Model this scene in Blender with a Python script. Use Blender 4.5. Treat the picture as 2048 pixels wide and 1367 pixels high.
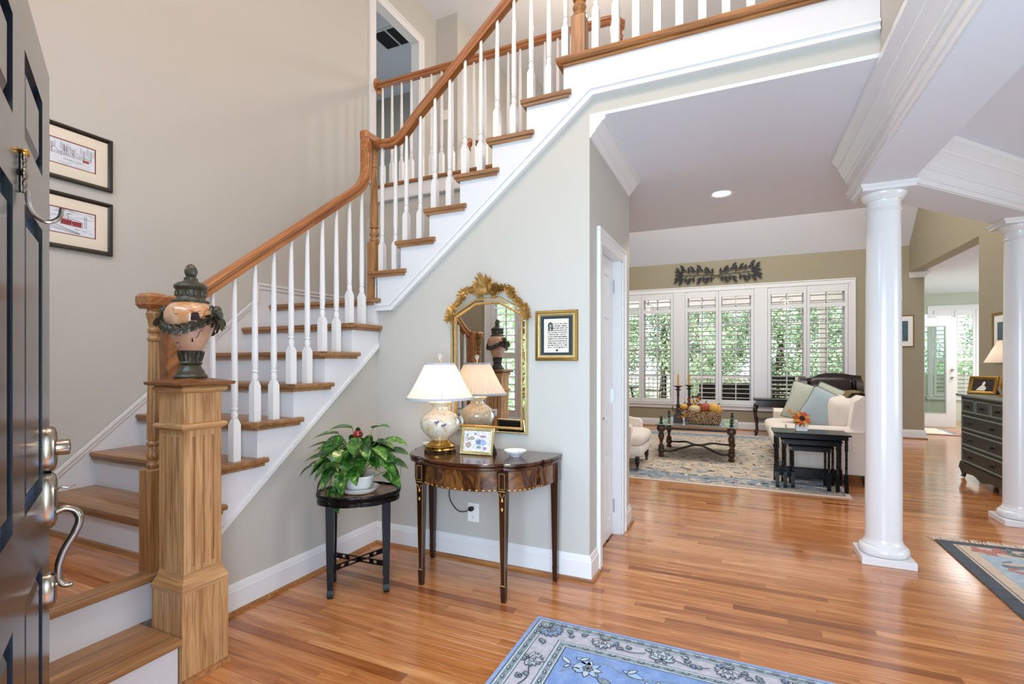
import bpy, bmesh, math, random
from mathutils import Vector, Matrix

random.seed(7)
PI = math.pi
S = bpy.context.scene
COL = S.collection
for _o in list(bpy.data.objects):
    bpy.data.objects.remove(_o)

# ------------------------------------------------------------------ camera
cd = bpy.data.cameras.new('camera')
cam = bpy.data.objects.new('camera', cd)
COL.objects.link(cam)
cam.location = (0.0, 0.0, 1.28)
cam.rotation_euler = (PI / 2, 0, math.radians(24.385))
cd.sensor_width = 36.0
cd.lens = 36.0 * 993.0 / 2048.0
cd.shift_y = 40.6 / 2048.0
cd.clip_start = 0.05
cd.clip_end = 200
S.camera = cam

# ------------------------------------------------------------------ world, sun, daylight, exposure
W = bpy.data.worlds.new('sky')
S.world = W
W.use_nodes = True
_n = W.node_tree.nodes
_bg = _n['Background']
_bg.inputs[0].default_value = (0.78, 0.89, 1.0, 1)
_bg.inputs[1].default_value = 2.6

S.view_settings.view_transform = 'Standard'
S.view_settings.look = 'None'
S.view_settings.exposure = 0.17
S.view_settings.gamma = 1.0
S.view_settings.use_curve_mapping = False
S.cycles.caustics_reflective = True
S.cycles.caustics_refractive = False
S.cycles.sample_clamp_indirect = 6.0


def light(name, kind, loc, energy, color, size=0.1, size_y=None, rot=(0, 0, 0), spread=None):
    ld = bpy.data.lights.new(name, kind)
    ld.energy = energy
    ld.color = color
    if kind == 'AREA':
        ld.shape = 'RECTANGLE'
        ld.size = size
        ld.size_y = size_y or size
        if spread:
            ld.spread = spread
    elif kind == 'SUN':
        ld.angle = size
    else:
        ld.shadow_soft_size = size
    o = bpy.data.objects.new(name, ld)
    o.location = loc
    o.rotation_euler = rot
    COL.objects.link(o)
    return o


DAY = (0.60, 0.79, 1.0)
WARM = (1.0, 0.80, 0.60)
light('garden_sun', 'SUN', (0, 20, 12), 6.0, (1.0, 0.96, 0.88), size=0.03, rot=(math.radians(38), math.radians(-18), 0))
# daylight of the open entrance behind the camera and of the tall foyer window above it
light('daylight_entrance', 'AREA', (0.05, -0.55, 1.35), 112, DAY, 1.8, 2.3, (math.radians(97), 0, 0))
light('daylight_foyer_window', 'AREA', (-1.2, 0.24, 4.3), 40, DAY, 2.6, 1.6, (math.radians(68), 0, 0))
light('fill_lower_stairs', 'AREA', (-2.1, 0.24, 2.55), 26, DAY, 1.5, 0.5, (math.radians(58), 0, 0))  # added fill that brightens the lower steps; no transom exists here
light('fill_living_room', 'AREA', (0.2, 7.6, 5.0), 135, (1.0, 0.97, 0.93), 4.0, 2.0, (0, 0, 0))  # invented overhead fill for the living room, hidden above the passage ceiling
light('fill_dining_room', 'AREA', (4.9, 2.6, 1.5), 60, (0.95, 0.97, 1.0), 2.2, 1.8, (PI / 2, 0, PI / 2))  # added unseen fill on the dining side; the wall has no window
light('fill_warm_stairwell', 'POINT', (-0.9, 1.3, 4.5), 88, (1.0, 0.70, 0.48), size=0.22)  # unseen warm light put in to warm the upper stairwell wall; no fixture
light('fill_upper_room', 'AREA', (-4.6, 4.6, 5.3), 9, DAY, 0.8, 0.8, (0, 0, 0))  # weak fill added under the ceiling behind the upper doorway
light('fill_kitchen', 'AREA', (4.6, 11.6, 2.62), 75, (1.0, 0.98, 0.95), 2.0, 2.0, (0, 0, 0))  # added overhead light brightening the kitchen, not daylight from its window


# ------------------------------------------------------------------ materials
def lin(h):
    if not isinstance(h, str):
        return tuple(h)
    h = h.lstrip('#')
    v = [int(h[i:i + 2], 16) / 255.0 for i in (0, 2, 4)]
    return tuple((c / 12.92 if c <= 0.04045 else ((c + 0.055) / 1.055) ** 2.4) for c in v)


class NT:
    """tiny node-tree helper"""

    def __init__(self, name):
        self.m = bpy.data.materials.new(name)
        self.m.use_nodes = True
        self.t = self.m.node_tree
        self.b = self.t.nodes['Principled BSDF']

    def n(self, kind, **kw):
        nd = self.t.nodes.new(kind)
        for k, v in kw.items():
            setattr(nd, k, v)
        return nd

    def l(self, a, b):
        self.t.links.new(a, b)

    def setv(self, nd, **kw):
        for k, v in kw.items():
            nd.inputs[k.replace('_', ' ')].default_value = v
        return nd

    def p(self, **kw):
        names = dict(base='Base Color', rough='Roughness', metal='Metallic', spec='Specular IOR Level', coat='Coat Weight',
                     coatr='Coat Roughness', trans='Transmission Weight', ior='IOR', alpha='Alpha', em='Emission Color',
                     ems='Emission Strength', sheen='Sheen Weight', sss='Subsurface Weight')
        for k, v in kw.items():
            i = self.b.inputs[names[k]]
            if k in ('base', 'em'):
                v = lin(v) + (1,)
            i.default_value = v
        return self

    def pos(self):
        return self.n('ShaderNodeNewGeometry').outputs['Position']

    def objc(self):
        return self.n('ShaderNodeTexCoord').outputs['Object']

    def mapping(self, vec, scale=(1, 1, 1), loc=(0, 0, 0), rot=(0, 0, 0)):
        m = self.n('ShaderNodeMapping')
        m.inputs['Scale'].default_value = scale
        m.inputs['Location'].default_value = loc
        m.inputs['Rotation'].default_value = rot
        self.l(vec, m.inputs['Vector'])
        return m.outputs['Vector']

    def noise(self, vec, scale, detail=4, rough=0.5, dist=0.0):
        q = self.n('ShaderNodeTexNoise')
        q.inputs['Scale'].default_value = scale
        q.inputs['Detail'].default_value = detail
        q.inputs['Roughness'].default_value = rough
        q.inputs['Distortion'].default_value = dist
        if vec is not None:
            self.l(vec, q.inputs['Vector'])
        return q.outputs['Fac']

    def vor(self, vec, scale, feature='F1', out='Distance'):
        q = self.n('ShaderNodeTexVoronoi', feature=feature)
        q.inputs['Scale'].default_value = scale
        if vec is not None:
            self.l(vec, q.inputs['Vector'])
        return q.outputs[out]

    def ramp(self, fac, stops, interp='LINEAR'):
        r = self.n('ShaderNodeValToRGB')
        r.color_ramp.interpolation = interp
        e = r.color_ramp.elements
        while len(e) > 1:
            e.remove(e[0])
        for i, (p, c) in enumerate(stops):
            el = e[0] if i == 0 else e.new(p)
            el.position = p
            el.color = lin(c) + (1,)
        self.l(fac, r.inputs['Fac'])
        return r.outputs['Color']

    def mix(self, fac, a, b, blend='MIX'):
        m = self.n('ShaderNodeMix', data_type='RGBA', blend_type=blend)
        for sock, v in ((m.inputs['Factor'], fac), (m.inputs['A'], a), (m.inputs['B'], b)):
            if hasattr(v, 'type') and hasattr(v, 'links'):
                self.l(v, sock)
            elif isinstance(v, (int, float)):
                sock.default_value = v
            else:
                sock.default_value = lin(v) + (1,)
        # Mix node holds float/vector/rgba sockets: take the rgba pair explicitly
        return m.outputs['Result']

    def math(self, op, a, b=0.0, c=0.0):
        m = self.n('ShaderNodeMath', operation=op)
        for i, v in enumerate((a, b, c)):
            if hasattr(v, 'links'):
                self.l(v, m.inputs[i])
            else:
                m.inputs[i].default_value = v
        return m.outputs[0]

    def bump(self, h, strength=0.2, dist=0.01):
        b = self.n('ShaderNodeBump')
        b.inputs['Strength'].default_value = strength
        b.inputs['Distance'].default_value = dist
        self.l(h, b.inputs['Height'])
        self.l(b.outputs[0], self.b.inputs['Normal'])

    def sep(self, vec):
        q = self.n('ShaderNodeSeparateXYZ')
        self.l(vec, q.inputs[0])
        return q.outputs

    def base(self, sock):
        self.l(sock, self.b.inputs['Base Color'])
        return self


def _mix_fix():
    """ShaderNodeMix keeps several sockets of one name; pick the colour ones by index"""
    def mix(self, fac, a, b, blend='MIX'):
        m = self.n('ShaderNodeMix', data_type='RGBA', blend_type=blend)
        ins = [m.inputs[0], m.inputs[6], m.inputs[7]]
        for sock, v in zip(ins, (fac, a, b)):
            if hasattr(v, 'links'):
                self.l(v, sock)
            elif isinstance(v, (int, float)):
                sock.default_value = v
            else:
                sock.default_value = lin(v) + (1,)
        return m.outputs[2]
    NT.mix = mix


_mix_fix()
M = {}


def plain(name, base, rough=0.5, nz=None, bump=None, **kw):
    q = NT(name)
    q.p(base=base, rough=rough, **kw)
    if nz:
        sc, c2 = nz
        q.base(q.mix(q.noise(q.pos(), sc, 3), base, c2))
    if bump:
        q.bump(q.noise(q.pos(), bump[0], 3), bump[1], 0.004)
    M[name] = q.m
    return q.m


def wood(name, c1, c2, c3, axis=0, rough=0.35, coat=0.0, fine=1.0, plank=False, spec=0.5, tilt=None):
    """straight oak-like grain running along a world axis; plank: tone differs from board to board"""
    q = NT(name)
    q.p(rough=rough, coat=coat, coatr=0.12, spec=spec)
    sc = [16.0 * fine, 16.0 * fine, 16.0 * fine]
    for _a in (axis if isinstance(axis, tuple) else (axis,)):
        sc[_a] = 1.1 * fine
    v = q.pos()
    if plank:
        att = q.n('ShaderNodeAttribute', attribute_name='tone')
        tone = att.outputs['Fac']
        add = q.n('ShaderNodeVectorMath', operation='SCALE')
        comb = q.n('ShaderNodeCombineXYZ')
        for i in range(3):
            q.l(tone, comb.inputs[i])
        q.l(comb.outputs[0], add.inputs[0])
        add.inputs['Scale'].default_value = 37.0
        a2 = q.n('ShaderNodeVectorMath', operation='ADD')
        q.l(v, a2.inputs[0])
        q.l(add.outputs[0], a2.inputs[1])
        v = a2.outputs[0]
    if tilt:
        v = q.mapping(v, rot=tilt)
    mv = q.mapping(v, tuple(sc))
    g = q.noise(mv, 1.0, 5, 0.55, 1.6)
    col = q.ramp(g, [(0.28, c1), (0.5, c2), (0.72, c3)])
    sc2 = [s * 7 for s in sc]
    for _a in (axis if isinstance(axis, tuple) else (axis,)):
        sc2[_a] = sc[_a] * 3
    f = q.noise(q.mapping(v, tuple(sc2)), 1.0, 2, 0.6, 0.3)
    dark = q.ramp(f, [(0.32, '6e5a48'), (0.5, 'ffffff')])
    col = q.mix(0.36 if plank else 0.5, col, dark, 'MULTIPLY')
    if plank:
        tcol = q.ramp(tone, [(0.0, 'b08c70'), (0.25, 'd6b89c'), (0.5, 'ecd6c0'), (0.8, 'fbeadc'), (1.0, 'fff6ee')])
        col = q.mix(1.0, col, tcol, 'MULTIPLY')
    q.base(col)
    q.bump(f, 0.05, 0.002)
    M[name] = q.m
    return q.m
plain('wall', 'c2bfb8', 0.62, bump=(260, 0.03))
plain('wall_olive', '999079', 0.62, bump=(260, 0.03))
plain('wall_green', 'd2d8c6', 0.6)
plain('ceiling', 'e2e6ee', 0.75, bump=(300, 0.04))
plain('white', 'e5e5e6', 0.28, spec=0.5)
plain('column_white', 'e6e5e6', 0.2, spec=0.55)
plain('riser_white', 'dfe0e4', 0.4)
plain('white_plastic', 'f4f2ee', 0.3)
plain('slot_dark', '2a2725', 0.6)
plain('nickel', 'a39a90', 0.24, metal=1.0)
plain('hinge_steel', 'b9bcbf', 0.3, metal=1.0)
plain('steel', 'd8d6d2', 0.18, metal=1.0)
plain('brass', 'c79a4e', 0.25, metal=1.0)
plain('black_lacquer', '08070a', 0.26, spec=0.25)
plain('wreath_black', '0d1112', 0.5)
plain('black_iron', '171512', 0.45, nz=(30, '3a3026'))
plain('bronze_black', '15140f', 0.38, nz=(60, '4b452f'), spec=0.6)
plain('vein_dark', '4a5a54', 0.5)
plain('inlay', 'caa25e', 0.35)
plain('leather', '1b0d0a', 0.3, nz=(7, '2f1510'), spec=0.6, coat=0.15)
plain('white_fabric', 'e8dcd0', 0.9, bump=(420, 0.08), sheen=0.2)
plain('pillow_green', 'b7bbab', 0.9, bump=(420, 0.06))
plain('pillow_blue', 'aab7bb', 0.85, bump=(420, 0.06))
plain('piping', '6d7566', 0.8)
plain('throw_gold', '8a7440', 0.9, nz=(120, '3f3723'))
plain('candle', 'd99a4a', 0.5, sss=0.2)
plain('pumpkin_orange', 'b4562a', 0.5, nz=(30, '8c3a1c'))
plain('pumpkin_cream', 'd9c79a', 0.55, nz=(30, 'c4a970'))
plain('gourd_yellow', 'dcb052', 0.5, nz=(22, 'cf8f2f'))
plain('stem_brown', '5a4a2c', 0.8)
plain('leaf_rust', '5b2418', 0.7, nz=(40, '84401f'))
plain('petal_orange', 'd0602a', 0.6, nz=(80, 'b23c1c'))
plain('petal_yellow', 'd99c3c', 0.6)
plain('flower_heart', '2a120c', 0.8)
plain('leaf_green', '4b7a33', 0.5)
plain('terracotta_white', 'e9e6e0', 0.35)
plain('soil', '33261b', 0.95)
plain('ladybug_red', '8c1f14', 0.25, coat=0.5)
plain('antenna', '9a9a94', 0.4, metal=0.6)
plain('gold_frame', 'b08a45', 0.35, metal=0.85, nz=(90, '7c5a28'))
plain('gilt', 'e0bb74', 0.36, metal=0.55, nz=(70, '9a6e34'))
plain('gilt_pale', 'e2d3a2', 0.32, metal=0.6, nz=(60, 'b09a62'))
plain('frame_black', '15130f', 0.35, nz=(140, '3a3122'))
plain('mat_board', 'e3d8c6', 0.85)
plain('mat_white', 'eceae4', 0.85)
plain('mat_red', '7c2420', 0.8)
plain('mat_dark', '24323a', 0.7)
plain('easel_black', '0f1018', 0.8)
plain('photo_dark', '1a1414', 0.3, nz=(40, '3a2c28'))
plain('dress_white', 'e8e2dc', 0.5)
plain('cord_black', '12131c', 0.5)
plain('carpet_binding', 'e6d6c4', 0.95, bump=(300, 0.2))
plain('fringe', 'e0d2c0', 0.95)
plain('dresser_green', '3c423b', 0.42, nz=(18, '2c302b'))
plain('dresser_edge', '6b7770', 0.4)
plain('knob_dark', '191512', 0.45)
plain('grille_dark', '565d64', 0.6)
plain('porch_dark', '1d2422', 0.6)
plain('porch_white', 'e4e6e6', 0.6)
plain('porch_floor', '8f9490', 0.8)
plain('siding', 'dfe2e2', 0.7)
plain('trunk', '6b5a48', 0.9, nz=(9, '4c4034'))
plain('lawn', 'a9bf92', 0.95, nz=(2.0, 'c2cfae'))
plain('shell_white', 'efeae2', 0.35)
plain('grey_panel', '9aa4a0', 0.5)
for nm, c in (('hedge_a', '9ab89a'), ('hedge_b', 'b4cba8'), ('hedge_c', '7a9c84')):
    q = NT(nm)
    q.p(base=c, rough=0.6)
    q.base(q.mix(q.noise(q.pos(), 3.0, 2), c, 'c6d8b4'))
    M[nm] = q.m

# wood family
wood('oak_floor', 'a8703e', 'cc905a', 'e2ad79', 0, 0.17, coat=0.4, fine=1.25, plank=True)
wood('oak_tread', '7f5a3a', '9a6e45', 'b5855a', 0, 0.3, coat=0.15)
wood('oak_tread_y', '7f5a3a', '9a6e45', 'b5855a', 1, 0.3, coat=0.15)
wood('oak_nosing', '8a5a30', 'a87040', 'bf8752', 0, 0.35)
wood('oak_rail', '8a5229', 'a5683a', 'b97c4a', 1, 0.33, coat=0.1, tilt=(-math.atan(.772), 0, 0))
wood('oak_rail_up', '8a5229', 'a5683a', 'b97c4a', 0, 0.33, coat=0.1, tilt=(0, math.atan(.836), 0))
wood('oak_mould', 'a57548', 'c39463', 'd6ad7c', (0, 1), 0.42, fine=1.2)
wood('oak_rail_x', '8a5229', 'a5683a', 'b97c4a', 0, 0.33, coat=0.1)
wood('oak_post', '8a5a34', 'a97848', 'c0925f', 2, 0.36, fine=1.4)
wood('oak_newel', 'a57548', 'c39463', 'd6ad7c', 2, 0.42, fine=1.5)
wood('oak_cap', '6a3f1f', '83522a', '97643a', 1, 0.35)
wood('mahogany', '2a110a', '46200f', '65351a', 0, 0.18, coat=0.4)
wood('mahogany_dark', '1c0d09', '2c150d', '40231a', 2, 0.22, coat=0.4)
wood('tray_brown', '5a3515', '8a5a2a', 'b07d45', 1, 0.3, coat=0.3)
wood('turned_brown', '24130a', '4a2c14', '6f4622', 2, 0.3)

q = NT('crotch')   # figured veneer: flame-like swirls
q.p(rough=0.2, coat=0.4, coatr=0.1)
g = q.noise(q.mapping(q.pos(), (9, 9, 5)), 1.0, 5, 0.6, 2.6)
q.base(q.ramp(g, [(0.3, '2a120a'), (0.45, '4a2812'), (0.58, '7a4e24'), (0.7, '3a1c0e')]))
M['crotch'] = q.m
# brushed dark navy door: near-black satin stain over embossed grain
q = NT('door_navy')
q.p(rough=0.2, spec=0.7, coat=0.5, coatr=0.14)
g = q.noise(q.mapping(q.pos(), (60, 60, 3)), 1.0, 3)
q.base(q.ramp(g, [(0.3, '141a26'), (0.7, '202a3a')]))
q.bump(g, 0.06, 0.002)
M['door_navy'] = q.m
plain('door_blue', '1d4f8c', 0.3, coat=0.3)

# window glass: thin clear pane
q = NT('pane_glass')
q.p(base='ffffff', rough=0.0, trans=1.0, ior=1.02, spec=0.25)
M['pane_glass'] = q.m
q = NT('tinted_glass')
q.p(base='b6c6bc', rough=0.03, trans=0.9, ior=1.1, spec=0.5)
M['tinted_glass'] = q.m
q = NT('table_glass')
q.p(base='e4efe9', rough=0.02, trans=0.75, ior=1.3, spec=0.8)
M['table_glass'] = q.m
q = NT('mirror_glass')
q.p(base='eef0ee', rough=0.0, metal=1.0)
M['mirror_glass'] = q.m
q = NT('finial_glass')
q.p(base='fff6ea', rough=0.05, trans=0.6, ior=1.4)
M['finial_glass'] = q.m

# pleated lamp shade: thin cloth that lets the bulb shine through
q = NT('shade_cloth')
o = q.t.nodes['Material Output']
tr = q.n('ShaderNodeBsdfTranslucent')
tr.inputs[0].default_value = lin('f6e6d4') + (1,)
q.p(base='efe5de', rough=0.9)
mx = q.n('ShaderNodeMixShader')
mx.inputs[0].default_value = 0.28
q.l(q.b.outputs[0], mx.inputs[1])
q.l(tr.outputs[0], mx.inputs[2])
q.l(mx.outputs[0], o.inputs['Surface'])
M['shade_cloth'] = q.m
plain('shade_trim', 'b9bac2', 0.9)


def glow(name, c, s):
    q = NT(name)
    q.p(base=c, em=c, ems=s)
    M[name] = q.m


glow('bulb', 'ffd9a8', 6.0)
glow('can_bulb', 'fff0dc', 10.0)
glow('lantern_bulb', 'ffe2ba', 8.0)

# mercury-glass style vase: cracked pale glaze with a few violet blossoms
q = NT('vase_glaze')
q.p(rough=0.12, coat=0.6, spec=0.7)
v = q.objc()
cr = q.vor(v, 26, 'DISTANCE_TO_EDGE')
pale = q.mix(q.noise(v, 12, 3), 'f0e6d2', 'c9bfae')
col = q.mix(q.ramp(cr, [(0.0, '000000'), (0.014, 'ffffff')]), 'b9a27c', pale)
col = q.mix(q.ramp(q.noise(v, 38, 4, 0.7), [(0.52, '000000'), (0.62, 'ffffff')]), col, 'cfae7c')
M['vase_glaze'] = q.m
q.base(col)
plain('blossom_violet', '6d6a86', 0.4)

# urn body: terracotta/pink crackle with black branches
q = NT('urn_body')
q.p(rough=0.28, coat=0.5, coatr=0.1)
v = q.objc()
bg = q.ramp(q.noise(v, 9, 3), [(0.3, 'b98a78'), (0.5, 'd0a384'), (0.62, 'c98a4e'), (0.75, 'c7a08f')])
cr = q.vor(v, 21, 'DISTANCE_TO_EDGE')
nz = q.noise(v, 16, 2)
br = q.math('ADD', cr, q.math('MULTIPLY', q.math('GREATER_THAN', 0.5, nz), 0.2))
q.base(q.mix(q.ramp(br, [(0.006, '000000'), (0.022, 'ffffff')]), '2a2018', bg))
M['urn_body'] = q.m

# pothos leaf: green with pale yellow streaks
q = NT('pothos_leaf')
q.p(rough=0.3, coat=0.2, sss=0.0)
v = q.pos()
st = q.noise(q.mapping(v, (30, 30, 30)), 1.0, 3, 0.6, 1.0)
ri = q.n('ShaderNodeObjectInfo').outputs['Random']
thr = q.math('ADD', st, q.math('MULTIPLY', ri, 0.22))
q.base(q.ramp(thr, [(0.42, '12320f'), (0.6, '2c5f1e'), (0.74, '5c8c30'), (0.83, 'b4c274')]))
M['pothos_leaf'] = q.m
plain('vine_green', '7d8a4a', 0.5)

# seagrass basket
q = NT('seagrass')
q.p(rough=0.9)
v = q.objc()
w1 = q.vor(q.mapping(v, (1, 1, 0.8)), 70, 'F1')
q.base(q.ramp(w1, [(0.1, 'd8b890'), (0.5, '9a7450'), (0.8, '3d2a1c')]))
q.bump(w1, 0.8, 0.006)
M['seagrass'] = q.m

# prints and papers ------------------------------------------------------
plain('print_paper', 'e2e5ea', 0.85, nz=(14, 'd2d8e2'))
plain('ink', '33363e', 0.7)
plain('print_red', 'a8343a', 0.7)

q = NT('manuscript')   # lines of small lettering on parchment
q.p(rough=0.8)
v = q.objc()
x, y, z = q.sep(v)
rows = q.math('FRACT', q.math('MULTIPLY', z, 78.0))
row = q.math('COMPARE', rows, 0.5, 0.24)
let = q.math('GREATER_THAN', q.noise(q.mapping(v, (330, 1, 60)), 1.0, 2, 0.6), 0.47)
mx_ = q.math('COMPARE', x, 0.008, 0.062)
mz_ = q.math('COMPARE', z, 0.0, 0.078)
t = q.math('MULTIPLY', q.math('MULTIPLY', row, let), q.math('MULTIPLY', mx_, mz_))
q.base(q.mix(t, 'dcd5c8', '2b2a35'))
M['manuscript'] = q.m

q = NT('stitched_print')
q.p(rough=0.8)
v = q.objc()
c = q.vor(q.mapping(v, (1, 1, 1)), 120, 'F1', 'Color')
hue = q.n('ShaderNodeHueSaturation')
hue.inputs['Saturation'].default_value = 0.35
q.l(c, hue.inputs['Color'])
lines = q.ramp(q.noise(v, 60, 4, 0.6, 1.0), [(0.44, 'ffffff'), (0.5, '7c7f96'), (0.56, 'ffffff')])
q.base(q.mix(0.7, 'eeeaf0', lines, 'MULTIPLY'))
M['stitched_print'] = q.m
plain('stitch_blue', 'a9bcd8', 0.8, nz=(160, '8ba0c4'))
plain('stitch_pink', 'b78aa4', 0.8, nz=(200, '8c6f9c'))
plain('stitch_green', '7fa89a', 0.8, nz=(200, '5f8a86'))
plain('stitch_fawn', 'c3b3a4', 0.8, nz=(200, '8d8078'))
plain('seascape', '5a7383', 0.6, nz=(16, '31424c'))

q = NT('bowl_paint')
q.p(rough=0.2, coat=0.4)
v = q.objc()
q.base(q.ramp(q.vor(v, 75, 'F1'), [(0.12, '5d6f92'), (0.24, 'eef0f2')]))
M['bowl_paint'] = q.m

# rugs -------------------------------------------------------------------
def pile(name, c, c2, sc=60, b=0.35):
    q = NT(name)
    q.p(rough=0.95, sheen=0.15)
    v = q.pos()
    q.base(q.mix(q.ramp(q.noise(v, sc, 4, 0.7), [(0.35, '000000'), (0.65, 'ffffff')]), c, c2))
    q.bump(q.noise(v, 380, 2), b, 0.004)
    M[name] = q.m


pile('rug_edge_blue', '7f9acb', '93a9d2')
pile('rug_field_blue', '6a8bc2', '8aa5d4', 14)
pile('rug_ivory', 'aeadb8', 'c6c4cc', 40)
pile('rug_grey', '6f8089', '93a1a6', 50)
pile('rug_ink', '2b2f3c', '3a4050')
pile('rug_pale', 'c4d0d6', 'aebdc6')
pile('rug_mid_blue', '5b78b4', '7d97c8')
pile('rug_sky', '8fb0dd', 'a9c3e6', 25)
pile('dining_border', '3c4450', '262c33', 18)
pile('dining_beige', 'c2a892', 'd3bfa9', 40)
pile('dining_blue', '8fa3b2', 'aebcc4', 30)
pile('dining_red', 'a35a54', 'b9746a', 30)
pile('dining_teal', '4d5f68', '6f828a', 30)
q = NT('living_rug')   # ivory field crowded with a small all-over ornament, blue-grey border
q.p(rough=0.95)
v = q.pos()
n1 = q.noise(q.mapping(v, (1, 1, 1)), 9.0, 5, 0.7, 0.8)
n2 = q.noise(v, 17.0, 4, 0.7, 1.4)
f = q.ramp(n1, [(0.36, '8b97a0'), (0.46, 'c9b8a2'), (0.55, 'd6c8b4'), (0.64, 'b98f74')])
q.base(q.mix(q.ramp(n2, [(0.36, '000000'), (0.44, 'ffffff')]), '6b6a68', f))
q.bump(q.noise(v, 260, 2), 0.3, 0.004)
M['living_rug'] = q.m
q = NT('living_rug_border')
q.p(rough=0.95)
v = q.pos()
n1 = q.noise(v, 14.0, 5, 0.7, 1.2)
q.base(q.ramp(n1, [(0.36, '4f5a63'), (0.47, '8595a3'), (0.56, 'a8b0b4'), (0.66, 'b39a84')]))
M['living_rug_border'] = q.m
# ------------------------------------------------------------------ mesh helpers
class MB:
    """collects shapes, then links them as ONE mesh object"""

    def __init__(self):
        self.v, self.f, self.mi = [], [], []
        self.M = Matrix.Identity(4)
        self.k = 0

    def add(self, vs, fs):
        o = len(self.v)
        self.v += [tuple(self.M @ Vector(p)) for p in vs]
        self.f += [tuple(i + o for i in f) for f in fs]
        self.mi += [self.k] * len(fs)
        return self

    def box(self, x0, x1, y0, y1, z0, z1, b=0.0):
        x0, x1 = sorted((x0, x1)); y0, y1 = sorted((y0, y1)); z0, z1 = sorted((z0, z1))
        b = min(b, (x1 - x0) * .45, (y1 - y0) * .45, (z1 - z0) * .45)
        if b <= 0:
            vs = [(x, y, z) for z in (z0, z1) for y in (y0, y1) for x in (x0, x1)]
            return self.add(vs, [(0, 2, 3, 1), (4, 5, 7, 6), (0, 1, 5, 4), (2, 6, 7, 3), (0, 4, 6, 2), (1, 3, 7, 5)])
        vs, ix = [], {}
        for sx in (0, 1):
            for sy in (0, 1):
                for sz in (0, 1):
                    c = ((x0, x1)[sx], (y0, y1)[sy], (z0, z1)[sz])
                    s = (1 if sx == 0 else -1, 1 if sy == 0 else -1, 1 if sz == 0 else -1)
                    for a in range(3):
                        p = [c[i] + (0 if i == a else s[i] * b) for i in range(3)]
                        ix[(sx, sy, sz, a)] = len(vs)
                        vs.append(tuple(p))
        fs = []
        for a in range(3):
            u, w = (a + 1) % 3, (a + 2) % 3
            for s in (0, 1):
                q = []
                for (p, r) in ((0, 0), (1, 0), (1, 1), (0, 1)):
                    k = [0, 0, 0]; k[a] = s; k[u] = p; k[w] = r
                    q.append(ix[(*k, a)])
                fs.append(tuple(q))
            for p in (0, 1):
                for r in (0, 1):
                    q = []
                    for (s, ax) in ((0, u), (1, u), (1, w), (0, w)):
                        k = [0, 0, 0]; k[a] = s; k[u] = p; k[w] = r
                        q.append(ix[(*k, ax)])
                    fs.append(tuple(q))
        for sx in (0, 1):
            for sy in (0, 1):
                for sz in (0, 1):
                    fs.append(tuple(ix[(sx, sy, sz, a)] for a in range(3)))
        return self.add(vs, fs)

    def prism(self, poly, a0, a1, axis='z'):
        """polygon (two other axes, in order x<y<z) pushed from a0 to a1 along axis"""
        def P(u, w, a):
            return {'z': (u, w, a), 'y': (u, a, w), 'x': (a, u, w)}[axis]
        n = len(poly)
        vs = [P(u, w, a0) for u, w in poly] + [P(u, w, a1) for u, w in poly]
        fs = [tuple(range(n)), tuple(range(2 * n - 1, n - 1, -1))]
        fs += [(i, (i + 1) % n, n + (i + 1) % n, n + i) for i in range(n)]
        return self.add(vs, fs)

    def lathe(self, prof, c=(0, 0, 0), seg=24, lobes=0, amp=0.0, cap=True, sx=1.0, sy=1.0):
        vs, fs = [], []
        n = len(prof)
        for r, z in prof:
            for i in range(seg):
                a = 2 * PI * i / seg
                k = 1.0 + (amp * math.cos(lobes * a) if lobes else 0.0)
                vs.append((c[0] + r * k * math.cos(a) * sx, c[1] + r * k * math.sin(a) * sy, c[2] + z))
        for j in range(n - 1):
            for i in range(seg):
                i2 = (i + 1) % seg
                fs.append((j * seg + i, j * seg + i2, (j + 1) * seg + i2, (j + 1) * seg + i))
        if cap:
            if prof[0][0] > 1e-5:
                fs.append(tuple(range(seg - 1, -1, -1)))
            if prof[-1][0] > 1e-5:
                fs.append(tuple((n - 1) * seg + i for i in range(seg)))
        return self.add(vs, fs)

    def sqlathe(self, prof, c=(0, 0, 0)):
        """square-section turning: (half width, z)"""
        vs, fs = [], []
        for r, z in prof:
            vs += [(c[0] - r, c[1] - r, c[2] + z), (c[0] + r, c[1] - r, c[2] + z), (c[0] + r, c[1] + r, c[2] + z), (c[0] - r, c[1] + r, c[2] + z)]
        n = len(prof)
        for j in range(n - 1):
            for i in range(4):
                k = (i + 1) % 4
                fs.append((j * 4 + i, j * 4 + k, j * 4 + 4 + k, j * 4 + 4 + i))
        fs += [(3, 2, 1, 0), tuple(4 * (n - 1) + i for i in range(4))]
        return self.add(vs, fs)

    def tube(self, pts, r, seg=8, closed=False, flat=None, up=None):
        pts = [Vector(p) for p in pts]
        n = len(pts)
        rs = r if isinstance(r, (list, tuple)) else [r] * n
        vs, fs = [], []
        ref = Vector(up) if up else Vector((0.13, 0.21, 0.97))
        for i, p in enumerate(pts):
            t = (pts[(i + 1) % n] - pts[i - 1]) if closed else (pts[min(i + 1, n - 1)] - pts[max(i - 1, 0)])
            if t.length < 1e-9:
                t = Vector((0, 0, 1))
            t.normalize()
            s = t.cross(ref)
            if s.length < 1e-4:
                s = t.cross(Vector((1, 0.1, 0)))
            s.normalize()
            w = s.cross(t).normalized()
            for k in range(seg):
                a = 2 * PI * k / seg + (PI / seg)
                cs, sn = math.cos(a), math.sin(a)
                fl = flat or 1.0
                vs.append(tuple(p + s * (cs * rs[i]) + w * (sn * rs[i] * fl)))
        m = n if closed else n - 1
        for j in range(m):
            for k in range(seg):
                k2 = (k + 1) % seg
                j2 = (j + 1) % n
                fs.append((j * seg + k, j * seg + k2, j2 * seg + k2, j2 * seg + k))
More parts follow.
